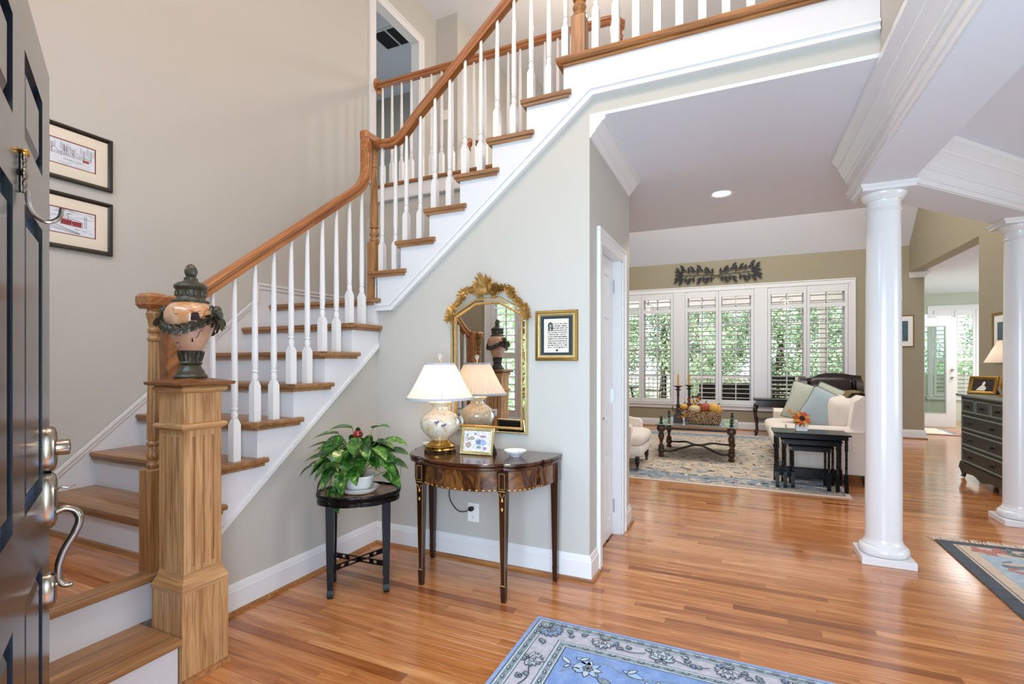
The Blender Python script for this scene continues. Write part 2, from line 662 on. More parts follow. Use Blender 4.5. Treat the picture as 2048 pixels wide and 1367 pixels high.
        if not closed:
            fs.append(tuple(range(seg - 1, -1, -1)))
            fs.append(tuple((n - 1) * seg + k for k in range(seg)))
        return self.add(vs, fs)

    def sweep(self, prof, pts, up=(0, 0, 1), cap=True):
        """profile of (side, up) pairs carried along a path, mitred"""
        pts = [Vector(p) for p in pts]
        n, m = len(pts), len(prof)
        upv = Vector(up)
        vs, fs = [], []
        for i, p in enumerate(pts):
            a = (pts[i] - pts[i - 1]).normalized() if i > 0 else None
            b = (pts[i + 1] - pts[i]).normalized() if i < n - 1 else None
            a = a or b
            b = b or a
            t = (a + b).normalized()
            s = a.cross(upv).normalized() if abs(a.dot(upv)) < .999 else Vector((1, 0, 0))
            w = s.cross(a).normalized()
            # project the profile of the incoming piece on the mitre plane
            den = max(0.2, a.dot(t))
            for (u, h) in prof:
                q = s * u + w * h
                q = q - a * (q.dot(t) / den)
                vs.append(tuple(p + q))
        for j in range(n - 1):
            for k in range(m):
                k2 = (k + 1) % m
                fs.append((j * m + k, j * m + k2, (j + 1) * m + k2, (j + 1) * m + k))
        if cap:
            fs.append(tuple(range(m - 1, -1, -1)))
            fs.append(tuple((n - 1) * m + k for k in range(m)))
        return self.add(vs, fs)

    def sphere(self, c, r, seg=14, rings=9, sx=1, sy=1, sz=1):
        prof = []
        for j in range(rings + 1):
            a = -PI / 2 + PI * j / rings
            prof.append((max(1e-6, r * math.cos(a)), r * math.sin(a)))
        o = len(self.v)
        m0 = self.M.copy()
        self.M = m0 @ Matrix.Translation(c) @ Matrix.Diagonal((sx, sy, sz, 1))
        self.lathe(prof, (0, 0, 0), seg, cap=False)
        self.M = m0
        return self

    def leaf(self, base, d, up, L, Wd, bend=0.25, fold=0.15, n=5, heart=True):
        """leaf blade from base along d; heart-shaped or lance-shaped"""
        d = Vector(d).normalized()
        upv = Vector(up)
        s = d.cross(upv)
        if s.length < 1e-4:
            s = d.cross(Vector((1, 0, 0.2)))
        s.normalize()
        u = s.cross(d).normalized()
        vs = []
        for i in range(n + 1):
            t = i / n
            if heart:
                w = Wd * (math.sin(PI * min(1, (t * 0.86 + 0.14))) ** 0.75) * (1.0 - 0.25 * t)
            else:
                w = Wd * math.sin(PI * (0.08 + 0.92 * t)) ** 0.9
            if i == n:
                w = 0.0008
            c = Vector(base) + d * (L * t) - u * (bend * L * t * t)
            vs += [tuple(c - s * w * .5 + u * fold * w), tuple(c), tuple(c + s * w * .5 + u * fold * w)]
        fs = []
        for i in range(n):
            a = i * 3
            fs += [(a, a + 1, a + 4, a + 3), (a + 1, a + 2, a + 5, a + 4)]
        return self.add(vs, fs)

    def build(self, name, mat, parent=None, smooth=35, off=None):
        me = bpy.data.meshes.new(name)
        me.from_pydata(self.v, [], self.f)
        mats = mat if isinstance(mat, (list, tuple)) else [mat]
        for m in mats:
            me.materials.append(M[m] if isinstance(m, str) else m)
        if len(mats) > 1:
            me.polygons.foreach_set('material_index', self.mi)
        bm = bmesh.new()
        bm.from_mesh(me)
        bmesh.ops.recalc_face_normals(bm, faces=bm.faces)
        bm.to_mesh(me)
        bm.free()
        if smooth:
            me.shade_smooth()
            me.set_sharp_from_angle(angle=math.radians(smooth))
        o = bpy.data.objects.new(name, me)
        COL.objects.link(o)
        if parent is not None:
            o.parent = parent
            if parent.get('_w'):
                o.location = -Vector(parent.location)
        return o


def bx(*a):
    return MB().box(*a)


def tag(o, label=None, cat=None, group=None, kind=None):
    if label:
        o['label'] = label
    if cat:
        o['category'] = cat
    if group:
        o['group'] = group
    if kind:
        o['kind'] = kind
    return o


def thing(name, label, cat, loc=(0, 0, 0), rz=0.0, group=None, world=True, kind=None):
    """an Empty at the thing's base; world=True: parts are given in world coordinates"""
    o = bpy.data.objects.new(name, None)
    COL.objects.link(o)
    o.empty_display_size = 0.05
    o.location = loc
    o.rotation_euler = (0, 0, rz)
    tag(o, label, cat, group, kind)
    if world and rz == 0.0:
        o['_w'] = 1
    return o


def struct(name, mb, mat, label, cat='wall', parent=None, smooth=35):
    o = mb.build(name, mat, parent, smooth)
    if parent is None:
        tag(o, label, cat, kind='structure')
    return o


def sthing(name, label, cat, loc=(0, 0, 0)):
    return thing(name, label, cat, loc, kind='structure')


def copy_tree(o, parent=None):
    c = o.copy()
    COL.objects.link(c)
    if parent is not None:
        c.parent = parent
    for ch in list(o.children):
        copy_tree(ch, c)
    return c


def empty_part(name, parent):
    raise RuntimeError


def arc(cx, cy, r, a0, a1, n):
    return [(cx + r * math.cos(math.radians(a0 + (a1 - a0) * i / n)), cy + r * math.sin(math.radians(a0 + (a1 - a0) * i / n))) for i in range(n + 1)]


def bez(p0, p1, p2, p3, n=12):
    p0, p1, p2, p3 = map(Vector, (p0, p1, p2, p3))
    out = []
    for i in range(n + 1):
        t = i / n
        out.append(p0 * (1 - t) ** 3 + p1 * 3 * t * (1 - t) ** 2 + p2 * 3 * t * t * (1 - t) + p3 * t ** 3)
    return out


def spline(pts, n=8):
    """Catmull-Rom through the points"""
    P = [Vector(p) for p in pts]
    out = []
    for i in range(len(P) - 1):
        a, b, c, d = P[max(i - 1, 0)], P[i], P[i + 1], P[min(i + 2, len(P) - 1)]
        for k in range(n):
            t = k / n
            out.append(0.5 * ((2 * b) + (c - a) * t + (2 * a - 5 * b + 4 * c - d) * t * t + (3 * b - a - 3 * c + d) * t ** 3))
    out.append(P[-1])
    return out
# ------------------------------------------------------------------ layout constants (metres; x right, y into the house)
XL, XA, YB, XC, YC = -3.38, -2.345, 2.83, -0.785, 4.0
YW = 10.37                      # window wall of the living room
XR = 2.636                      # right wall of the living room
ZC, ZU, ZT = 2.71, 3.08, 5.5    # ground-floor ceiling, upper floor, upper ceiling
RISE, RUN1, RUN2 = 0.1925, 0.238, 0.2365


def yF(n):
    return 1.818 + RUN1 * (n - 5)


def xr(n):
    return -2.122 + RUN2 * (n - 11)


def zt(n):
    return RISE * n


# ---- floor: oak strip boards running along x; the nearest are boards of their own, the rest is joined
def plank_mesh(mb, x0, x1, y0, y1, z, t=0.012, c=0.0012):
    vs = [(x0 + c, y0 + c, z), (x1 - c, y0 + c, z), (x1 - c, y1 - c, z), (x0 + c, y1 - c, z),
          (x0, y0, z - c), (x1, y0, z - c), (x1, y1, z - c), (x0, y1, z - c),
          (x0, y0, z - t), (x1, y0, z - t), (x1, y1, z - t), (x0, y1, z - t)]
    fs = [(0, 1, 2, 3)]
    for i in range(4):
        j = (i + 1) % 4
        fs += [(4 + i, 4 + j, j, i), (8 + i, 8 + j, 4 + j, 4 + i)]
    mb.add(vs, fs)


def set_tone(o, tones, per):
    at = o.data.attributes.new('tone', 'FLOAT', 'POINT')
    vals = []
    for t in tones:
        vals += [t] * per
    at.data.foreach_set('value', vals)


def tone():
    r = random.random()
    return random.uniform(0.0, 0.25) if r < 0.08 else random.uniform(0.3, 1.0)


floor = struct('floor', MB().box(-4.6, 5.3, -1.2, 14.6, -0.10, -0.013), 'soil', 'strip oak floor running through hall, living room and kitchen', 'floor')
PW = 0.057
singles, rest = [], []
y = -0.2
while y < 14.4:
    x = -3.4 if y > 3.9 else (XA - 0.02 if y > 1.3 else -2.05)
    x -= random.uniform(0, 0.6) if y > 3.9 else 0
    xe = 5.2
    while x < xe:
        L = random.uniform(0.35, 1.35)
        x1 = min(x + L, xe)
        seen = 1.3 < y < 4.35 and x1 > -2.35 and x < 0.62 + 0.39 * (y - 1.2)
        on_wall = (YB < y < YC and x1 < XC)
        if not on_wall:
            (singles if seen else rest).append((x, x1, y, y + PW))
        x = x1
    y += PW
singles.sort(key=lambda p: p[2])
if len(singles) > 295:
    rest += singles[295:]
    singles = singles[:295]
for p in singles:
    mb = MB()
    plank_mesh(mb, *p, 0.0)
    o = mb.build('plank', 'oak_floor', floor, 0)
    set_tone(o, [tone()], 12)
mb = MB()
tn = []
for p in rest:
    plank_mesh(mb, *p, 0.0)
    tn.append(tone())
o = mb.build('plank_field', 'oak_floor', floor, 0)
set_tone(o, tn, 12)
o['kind'] = 'stuff'

# ---- walls
WALLT = 0.10
struct('wall_left', MB().box(XL - WALLT, XL, 0.2, 3.98, 0, ZT + 0.1).box(XL - WALLT, XL, 3.98, 4.90, 5.08, ZT + 0.1)
       .box(XL - WALLT, XL, 4.90, 5.187, 0, ZT + 0.1).box(XL - WALLT, XL, 3.98, 4.90, 0, 3.05), 'wall',
       'tall beige stairwell wall carrying the two framed prints')
struct('wall_upper_hall', MB().box(-3.074 - .4, -3.074, 5.187, 6.656, 0, ZT + .1).box(-3.48, -2.715, 6.656, 8.6, 0, ZT + .1).box(-3.5, -3.4, 8.6, YW, 0, ZT), 'wall',
       'warm beige wall seen beyond the upper hall railing')
struct('wall_front', MB().box(XL, -0.92, 0.02, 0.2, 0, 0.62).box(XL, -2.74, 0.02, 0.2, 0.62, 2.12).box(-1.98, -0.92, 0.02, 0.2, 0.62, 2.12)
       .box(XL, -0.92, 0.02, 0.2, 2.12, ZT).box(-0.92, 1.05, 0.02, 0.2, 2.14, ZT).box(1.05, 5.1, 0.02, 0.2, 0, ZT), 'wall_olive',
       'entrance wall behind the viewer, reflected in the gilt mirror')
poly = [(XA, 0), (XC, 0), (XC, 3.05), (xr(16), 3.05)]
for n in range(15, 9, -1):
    poly += [(xr(n + 1) + .03, zt(n) - 0.05), (xr(n) + .03, zt(n) - 0.05)]
poly = poly[:-1] + [(XA, zt(10) - 0.05)]
poly[3] = (xr(16) + .03, 3.05)
struct('wall_mirror', MB().prism(poly, YB, YB + 0.09, 'y'), 'wall', 'pale grey wall under the upper stairs, hung with the gilt mirror')
struct('wall_overhead', MB().box(XC, 0.61, YB, YB + 0.09, ZC + .02, 3.05), 'wall', 'grey strip of wall under the balcony above the passage')
poly = [(1.25, 0), (YB, 0), (YB, 1.70)]
for n in range(8, 2, -1):
    poly += [(yF(n + 1) + .035, zt(n) - .05), (yF(n) + .055, zt(n) - .05)]
poly += [(yF(3) + .055, .33), (1.255, .33)]
poly[0] = (1.255, 0)
poly[2] = (YB, zt(8) - .05)
struct('wall_stair', MB().prism(poly, XA - .09, XA, 'x'), 'wall', 'grey wall under the lower stairs behind the potted plant')
struct('wall_closet', MB().box(XC - .1, XC, YB + .09, 3.075, 0, ZC - .001).box(XC - .1, XC, 3.075, 3.705, 2.045, ZC - .001).box(XC - .1, XC, 3.705, YC, 0, ZC - .001)
       .box(-3.4, XC - .1, YC - .08, YC, 0, ZC - .001), 'wall', 'narrow grey wall holding the white closet door')
struct('wall_stairwell', MB().box(XL, -0.9, 4.06, 4.12, 0, 2.945), 'wall', 'grey wall behind the upper flight of stairs')
struct('wall_foyer_right', MB().box(0.61, 0.80, 0.2, YB + 0.09, ZC, ZT), 'wall', 'grey wall above the beam beside the balcony end')
struct('wall_window', MB().box(-3.5, -2.42, YW, YW + .12, 0, 3.4).box(-2.42, 1.80, YW, YW + .12, 0, 0.44).box(-2.42, 1.80, YW, YW + .12, 2.68, 3.4)
       .box(-1.15, -0.945, YW, YW + .12, .44, 2.68).box(0.295, 0.51, YW, YW + .12, .44, 2.68).box(1.80, 2.835, YW, YW + .12, 0, 3.4), 'wall_olive',
       'olive beige wall around the shuttered living-room windows')
struct('wall_living_right', MB().box(XR, XR + .18, 7.72, YW + .12, 2.79, ZT).box(XR, XR + .18, 5.46, 7.72, 0, ZT).box(XR, 5.2, 5.36, 5.46, 0, ZT), 'wall_olive',
       'olive wall above the kitchen opening and behind the dresser')
struct('wall_dining', MB().box(5.1, 5.2, 0.1, 5.4, 0, ZC), 'wall_olive', 'far wall of the dining room beside the entrance')
struct('wall_kitchen', MB().box(2.9, 6.5, 13.9, 14.0, 0, 1.0).box(2.9, 3.55, 13.9, 14.0, 1.0, 2.8).box(3.55, 6.5, 13.9, 14.0, 2.35, 2.8).box(5.1, 6.5, 13.9, 14, 1.0, 2.4)
       .box(2.78, 2.88, YW + .12, 14, 0, 2.9).box(6.4, 6.5, 5.4, 14, 0, 2.9), 'wall_green', 'pale green kitchen wall seen through the far opening')

# ---- ceilings
struct('ceiling', MB().box(XC, 0.80, YB + .09, 4.06, ZC, 3.06).box(XC, 0.61, YB + .001, YB + .09, ZC, ZC + .02).box(-.9, 5.1, 4.06, 5.54, ZC, 3.06).box(-3.4, -.9, 4.125, 5.54, ZC, 3.06).box(0.80, 5.1, 0.2, 4.06, ZC, 3.06), 'ceiling',
       'flat white ceiling of the passage and dining room', 'ceiling')
struct('ceiling_upper', MB().box(-5.3, 5.1, 0.0, 8.31, ZT, ZT + .1), 'ceiling', 'white ceiling of the upper hall', 'ceiling')
struct('ceiling_vault', MB().prism([(8.31, ZT), (YW, 3.245), (YW + .12, 3.245), (8.31, ZT + .1)], -3.5, XR + .1, 'x'), 'ceiling', 'sloping white ceiling above the living-room windows', 'ceiling')
struct('ceiling_kitchen', MB().box(XR + .18, 6.5, 5.46, 14.0, 2.80, 2.9), 'ceiling', 'white kitchen ceiling behind the olive opening', 'ceiling')
struct('floor_upper', MB().box(xr(16) - .0, 0.61, YB + .05, 4.10, 3.06, ZU).box(-3.5, 0.7, 4.06, 5.54, 3.06, ZU).box(-5.4, -3.4, 3.5, 5.6, 3.0, ZU), 'carpet_binding', 'carpeted floor of the upper hall', 'floor')
# small room behind the upper doorway
struct('wall_upper_room', MB().box(-5.4, -5.3, 3.4, 6.6, 3.0, ZT).box(-5.3, XL - .1, 6.4, 6.5, 3.0, ZT).box(-5.3, XL - .1, 3.3, 3.4, 3.0, ZT), 'wall', 'grey wall of the room behind the upper doorway')

# ---- baseboards (white board with moulded top, oak shoe)
BASE = [(0, 0), (.016, 0), (.016, .115), (.012, .119), (.012, .128), (.005, .148), (0, .15)]
SHOE = [(.016, 0), (.034, 0), (.033, .008), (.028, .016), (.016, .02)]


def baseboard(name, label, pts, h=1.0):
    t = sthing(name, label, 'baseboard', pts[0])
    b = MB().sweep([(u, v * h) for u, v in BASE], pts).build('board', 'white', t)
    s = MB().sweep(SHOE, pts).build('shoe_moulding', 'oak_nosing', t)
    return t


baseboard('baseboard_mirror', 'white baseboard with oak shoe around the console corner', [(XA, 1.45, 0), (XA, YB, 0), (XC, YB, 0), (XC, 2.985, 0)])
baseboard('baseboard_closet', 'short white baseboard past the closet door', [(XC, 3.80, 0), (XC, YC, 0), (XC - .3, YC, 0)])
baseboard('baseboard_window', 'white baseboard under the living-room windows', [(-3.4, YW, 0), (2.85, YW, 0), (2.85, YW + .4, 0)])
baseboard('baseboard_olive', 'white baseboard behind the dresser', [(XR, 7.72, 0), (XR, 5.46, 0)])

# ---- closet door wall: casing, crown
CAS = [(0, 0), (.018, 0), (.018, .03), (.014, .05), (.016, .07), (.010, .09), (0, .09)]
mb = MB()
for y0, y1 in ((2.99, 3.08), (3.70, 3.79)):
    mb.box(XC, XC + .016, y0, y1, 0, 2.025, .004)
    mb.box(XC, XC + .024, y0 - .004 if y0 < 3.2 else y1 - .022, y0 + .022 if y0 < 3.2 else y1 + .004, 0, 2.093, .005)
mb.box(XC, XC + .016, 2.99, 3.79, 2.025, 2.115, .004).box(XC, XC + .024, 2.985, 3.795, 2.093, 2.117, .005)
mb.box(XC - .1, XC, 3.07, 3.085, 0, 2.04).box(XC - .1, XC, 3.695, 3.71, 0, 2.04).box(XC - .1, XC, 3.07, 3.71, 2.03, 2.045)
struct('trim_1', mb, 'white', 'white casing around the closet door', 'trim')
CROWN = [(0, 0), (.008, 0), (.012, .012), (.03, .03), (.036, .034), (.036, .042), (.055, .062), (.072, .085), (.078, .09), (.088, .092), (.092, .10), (.092, .118), (0, .118)]
struct('trim_2', MB().sweep([(u, v + ZC - .118) for u, v in CROWN], [(XC - .1, YB, 0), (XC, YB, 0), (XC, YC - .03, 0)][1:]), 'white', 'white crown moulding above the closet door', 'trim')


def six_panel_leaf(name, parent, w, h, t, mat, mat2, frame=0.10, recess=.012, both=False, top=(.12, .20, .09, .76, .22, .62)):
    """leaf in local coords: x along the width, y thickness, z up. stiles and rails proud of the recessed panels"""
    st = frame
    mid = frame * .95
    pw = (w - 2 * st - mid) / 2
    zs = []
    z = h
    z -= top[0]
    rows = []
    for i in range(3):
        hh = (top[1], top[3], top[5])[i]
        rows.append((z - hh, z))
        z -= hh + (top[2], top[4], 0)[i]
    k = h / 1.0
    leaf = MB()
    leaf.box(0, w, recess, t - recess, 0, h)
    for y0, y1 in ((0, recess), (t - recess, t)):
        for x0 in (0, st + pw, w - st):
            leaf.box(x0, x0 + (mid if x0 == st + pw else st), y0, y1, 0, h)
        edges = [h] + [v for r in rows for v in (r[1], r[0])] + [0]
        for i in range(0, len(edges), 2):
            for x0 in (st, st + pw + mid):
                leaf.box(x0, x0 + pw, y0, y1, edges[i + 1], edges[i])
    o = leaf.build('leaf', mat, parent, 0)
    for (z0, z1) in rows:
        for x0 in (st, st + pw + mid):
            for side in (0, 1):
                p = MB()
                ya, yb, yc = (recess, recess * .15, recess) if side == 0 else (t - recess, t - recess * .15, t - recess)
                a, b = .014, .038
                vs = [(x0 + a, ya, z0 + a), (x0 + pw - a, ya, z0 + a), (x0 + pw - a, ya, z1 - a), (x0 + a, ya, z1 - a),
                      (x0 + b, yb, z0 + b), (x0 + pw - b, yb, z0 + b), (x0 + pw - b, yb, z1 - b), (x0 + b, yb, z1 - b)]
                p.add(vs, [(0, 1, 5, 4), (1, 2, 6, 5), (2, 3, 7, 6), (3, 0, 4, 7), (4, 5, 6, 7)])
                p.build('panel', mat, o, 0)
                if mat2:
                    g = MB()
                    e = .0008 if side == 0 else -.0008
                    yy = ya - e
                    g.add([(x0, yy, z0), (x0 + pw, yy, z0), (x0 + pw, yy, z1), (x0, yy, z1),
                           (x0 + a, yy, z0 + a), (x0 + pw - a, yy, z0 + a), (x0 + pw - a, yy, z1 - a), (x0 + a, yy, z1 - a)],
                          [(0, 1, 5, 4), (1, 2, 6, 5), (2, 3, 7, 6), (3, 0, 4, 7)])
                    g.build('panel_groove', mat2, o, 0)
    return o


# closet door: leaf runs along +y at x = -0.815
dr = thing('door_1', 'white six-panel closet door with lever handle', 'door', (XC - .062, 3.085, 0.012), PI / 2, kind='structure', world=False)
six_panel_leaf('leaf', dr, .61, 2.015, .035, 'white', None, frame=.085, top=(.12, .21, .10, .77, .20, .50))
hm = MB()
dr_hinges = []
for z in (.20, 1.02, 1.83):
    MB().box(.603, .618, -.014, .002, z - .05, z + .05).lathe([(.006, -.052), (.006, .052)], (.618, -.010, z), 8).build('hinge', 'hinge_steel', dr)
lv = MB()
m0 = lv.M
lv.M = Matrix.Translation((.055, 0, .90)) @ Matrix.Rotation(PI / 2, 4, 'X')
lv.lathe([(.026, 0), (.026, .008), (.010, .012), (.009, .045), (.011, .05)], (0, 0, 0), 16)
lv.M = m0
lv.tube([(.055, -.045, .90), (.075, -.050, .902), (.11, -.05, .898), (.15, -.047, .902)], [.009, .009, .007, .006], 8)
lv.build('lever_handle', 'nickel', dr)

# ---- beam over the columns and its crown
BEAMC = [(0, 0), (.012, 0), (.014, .03), (.022, .034), (.022, .045), (.012, .052), (.010, .10), (.020, .104), (.024, .118), (.03, .124), (.03, .14),
         (.045, .16), (.062, .20), (.070, .205), (.070, .222), (.084, .24), (.100, .262), (.108, .268), (.108, .30), (0, .30)]
ZS = 2.405
struct('trim_3', MB().box(.71, .985, 0.2, 4.06, ZS, ZC), 'ceiling', 'flat white beam running from the entrance to the near column', 'trim')
struct('trim_4', MB().sweep([(-u, v + ZS + .004) for u, v in BEAMC], [(.71, 0.2, 0), (.71, 4.10, 0)][::1]), 'column_white', 'stepped white crown along the beam over the passage', 'trim')
C1, C2 = Vector((.865, 3.93, 0)), Vector((2.05, 5.27, 0))
dv = (C2 - C1).normalized()
pv = Vector((dv.y, -dv.x, 0))
mb = MB()
hw = .135
q4 = [C1 + pv * hw - dv * .05, C2 + pv * hw + dv * .1, C2 - pv * hw + dv * .1, C1 - pv * hw - dv * .05]
mb.prism([(p.x, p.y) for p in q4], ZS, ZC, 'z')
struct('trim_5', mb, 'ceiling', 'slanting white beam between the two round columns', 'trim')
a, b = C1 + pv * hw + dv * .02, C2 + pv * hw + dv * .1
struct('trim_6', MB().sweep([(u, v + ZS + .004) for u, v in BEAMC], [tuple(a), tuple(b)]), 'column_white', 'stepped white crown on the dining side of the slanting beam', 'trim')

# ---- two round columns
def column(x, y, label):
    t = thing('column', label, 'column', (x, y, 0), group='round columns of the passage', world=False)
    MB().box(-.1425, .1425, -.1425, .1425, 0, .047, .003).build('plinth', 'column_white', t)
    k = .80
    MB().lathe([(r * k, z) for r, z in [(.13, .047), (.16, .05), (.170, .062), (.172, .078), (.165, .094), (.150, .104), (.142, .106), (.142, .114), (.136, .118), (.128, .135), (.1245, .15)]], (0, 0, 0), 48).build('base_moulding', 'column_white', t)
    pr = [((.1245 - .0105 * (i / 12) ** 1.7) * k, .14 + (2.27 - .14) * i / 12) for i in range(13)]
    MB().lathe(pr, (0, 0, 0), 56).build('shaft', 'column_white', t)
    MB().lathe([(r * k, z) for r, z in [(.112, 2.245), (.120, 2.250), (.124, 2.257), (.120, 2.264), (.114, 2.266), (.114, 2.272), (.113, 2.31), (.116, 2.318), (.125, 2.32), (.128, 2.326), (.14, 2.338), (.151, 2.352), (.152, 2.362), (.148, 2.366)]], (0, 0, 0), 48).build('capital', 'column_white', t)
    MB().sqlathe([(.138, 2.366), (.138, 2.386), (.144, 2.388), (.148, 2.398), (.150, 2.400), (.150, ZS + .001)]).build('abacus', 'column_white', t)


column(C1.x, C1.y, 'round white column nearest the viewer, standing free on its square plinth')
column(C2.x, C2.y, 'round white column cut by the picture edge beside the green dresser')

# ---- balcony edge, upper hall edge
mb = MB()
NOSE = [(0, 0), (.045, 0), (.056, .006), (.060, .016), (.056, .027), (.045, .033), (0, .033)]
mb.sweep([(u, v + ZU - .033) for u, v in NOSE], [(xr(16) - .036, YB, 0), (.61, YB, 0)])
mb.sweep([(u * .55, v * .6 + ZU - .053) for u, v in NOSE], [(xr(16), YB, 0), (.61, YB, 0)])
mb.box(xr(16) - .036, .61, YB, YB + .1, ZU - .033, ZU)
struct('trim_7', mb, 'oak_nosing', 'oak nosing along the balcony edge', 'trim')
mb = MB().sweep([(u * .7, v + ZU - .033) for u, v in NOSE], [(XL, 4.06, 0), (-.9, 4.06, 0)]).box(XL, -.9, 4.06, 4.16, ZU - .033, ZU)
struct('trim_8', mb, 'oak_nosing', 'oak nosing along the upper hall edge', 'trim')
mb = MB().box(XL, -.9, 4.045, 4.06, 2.90, ZU - .033).sweep([(0, 2.90), (.028, 2.905), (.03, 2.925), (.018, 2.935), (.016, 2.95), (0, 2.95)], [(XL, 4.045, 0), (-.9, 4.045, 0)])
struct('trim_9', mb, 'white', 'white fascia under the upper hall edge', 'trim')

# ---- upper doorway casing in the left wall
mb = MB()
for y0, y1 in ((3.965, 4.06), (4.81, 4.905)):
    mb.box(XL - .005, XL + .016, y0, y1, ZU, 5.0, .004)
    mb.box(XL - .005, XL + .026, y0 - .004 if y0 < 4.2 else y1 - .025, y0 + .025 if y0 < 4.2 else y1 + .004, ZU, 5.068, .005)
mb.box(XL - .005, XL + .016, 3.965, 4.905, 5.0, 5.09, .004).box(XL - .005, XL + .026, 3.961, 4.909, 5.068, 5.095, .005)
mb.box(XL - .1, XL, 3.98, 4.055, ZU, 5.01).box(XL - .1, XL, 4.815, 4.90, ZU, 5.01).box(XL - .1, XL, 3.98, 4.9, 5.005, 5.08)
struct('trim_10', mb, 'white', 'white casing of the doorway at the top of the stairwell', 'trim')

# ---- recessed light, vent, switch plates
t = thing('recessed_light', 'lit recessed ceiling light over the passage', 'light', (-.12, 4.57, ZC))
MB().lathe([(.072, -.001), (.098, -.001), (.100, -.006), (.096, -.009), (.074, -.004), (.068, .02)], (-.12, 4.57, ZC), 32, cap=False).build('trim_ring', 'white', t)
MB().lathe([(.0, -.0012), (.070, -.0012)], (-.12, 4.57, ZC), 28, cap=False).build('lamp', 'can_bulb', t)
light('recessed_lamp', 'SPOT', (-.12, 4.57, ZC - .02), 28, (1, .9, .76), size=.05).data.spot_size = math.radians(130)
t = thing('ceiling_vent', 'dark louvred vent in the ceiling beyond the upper doorway', 'vent', (-4.08, 5.235, ZT))
m = Matrix.Translation((-4.07, 5.235, ZT - .012))
mb = MB(); mb.M = m
mb.box(-.24, .24, -.19, -.165, 0, .012).box(-.24, .24, .165, .19, 0, .012).box(-.24, -.215, -.165, .165, 0, .012).box(.215, .24, -.165, .165, 0, .012).box(-.012, .012, -.165, .165, 0, .012)
mb.build('frame', 'white', t)
mb = MB(); mb.M = m
mb.box(-.22, .22, -.17, .17, .006, .011)
bk = mb.build('backing', 'slot_dark', t)
for i in range(14):
    mb = MB(); mb.M = m @ Matrix.Translation((0, -.155 + i * .024, .005)) @ Matrix.Rotation(.7, 4, 'X')
    mb.box(-.215, .215, -.008, .008, -.001, .001)
    mb.build('slat', 'grille_dark', bk, 0)
t = MB().box(-3.27, -3.19, 5.176, 5.187, 4.235, 4.355, .003).build('switch_plate', 'white_plastic')
tag(t, 'white switch plate on the upper hall wall', 'switch plate')
MB().box(-3.236, -3.224, 5.168, 5.176, 4.285, 4.305).build('toggle', 'white_plastic', t)
# outlet under the console
t = thing('wall_outlet', 'white duplex outlet under the console table', 'outlet', (-1.556, YB, .25))
MB().box(-1.597, -1.516, YB - .006, YB, .248, .368, .002).build('cover_plate', 'white_plastic', t)
for zz in (.336, .280):
    o = MB().lathe([(.0165, 0), (.0165, .002), (.0, .002)], (0, 0, 0), 16)
    o.v = [(-1.556 + p[0], YB - .006 - p[2], zz + p[1]) for p in o.v]
    r = o.build('socket', 'white_plastic', t)
    MB().box(-1.563, -1.561, YB - .0085, YB - .0078, zz, zz + .008).box(-1.552, -1.55, YB - .0085, YB - .0078, zz, zz + .008).box(-1.558, -1.554, YB - .0085, YB - .0078, zz - .009, zz - .005).build('slot', 'slot_dark', r, 0)
# ------------------------------------------------------------------ staircase
st = thing('staircase', 'oak staircase with white risers climbing along the left wall and turning right', 'staircase', (-2.85, 1.37, 0))
ER = XA + .055          # open end of the lower treads
EY = YB - .045          # open end of the upper treads
NP = [(0, 0), (-.008, -.003), (-.012, -.014), (-.008, -.025), (0, -.028)]


def tread_poly(f, b, z):
    """(run, z) outline of a tread with a rounded front at f"""
    return [(b, z), (f + .010, z), (f + .003, z - .004), (f, z - .014), (f + .003, z - .024), (f + .010, z - .028), (b, z - .028)]


XS = XL + .02           # face of the wall skirt
for n in range(3, 9):
    z, f, b = zt(n), yF(n), yF(n + 1) + .03
    mb = MB().prism(tread_poly(f, b, z), XS, XA, 'x')
    mb.prism([(XA, z), (ER - .010, z), (ER - .003, z - .004), (ER, z - .014), (ER - .003, z - .024), (ER - .01, z - .028), (XA, z - .028)], f + .006, b + .045, 'y')
    mb.box(XS, XA + .016, f + .012, f + .03, z - .046, z - .028).box(XA + .02, XA + .038, f + .012, b + .03, z - .044, z - .028)
    mb.build('tread', 'oak_tread', st)
for n in range(3, 10):
    MB().box(XS, XA, yF(n) + .03, yF(n) + .05, zt(n - 1), zt(n) - .028).build('riser', 'riser_white', st)
# first step and the boarded platform turn towards the hall
fx1, fx2 = -1.985, -2.238
mb = MB().prism([(fx2 - .03, zt(1)), (fx1 - .010, zt(1)), (fx1 - .002, zt(1) - .005), (fx1, zt(1) - .016), (fx1 - .003, zt(1) - .027), (fx1 - .012, zt(1) - .032), (fx2 - .03, zt(1) - .032)], .2, 1.243, 'y')
mb.build('tread', 'oak_tread_y', st)
MB().box(fx1 - .05, fx1 - .03, .2, 1.243, 0, zt(1) - .032).build('riser', 'riser_white', st)
pf = MB().prism([(fx2 - .08, zt(2)), (fx2 - .010, zt(2)), (fx2 - .002, zt(2) - .005), (fx2, zt(2) - .016), (fx2 - .003, zt(2) - .027), (fx2 - .012, zt(2) - .032), (fx2 - .08, zt(2) - .032)], .2, 1.33, 'y')
pf.box(XS, fx2 - .08, .2, 1.40, zt(2) - .10, zt(2) - .0125)
pf = pf.build('platform', 'oak_tread_y', st)
yy = .2
while yy < 1.37:
    xx = fx2 - .081
    while xx > XS + .02:
        L = random.uniform(.4, 1.1)
        x0 = max(XS, xx - L)
        mb = MB()
        plank_mesh(mb, x0, xx, yy, min(yy + PW, 1.372), zt(2))
        o = mb.build('plank', 'oak_floor', pf, 0)
        set_tone(o, [random.uniform(.1, .8)], 12)
        xx = x0
    yy += PW
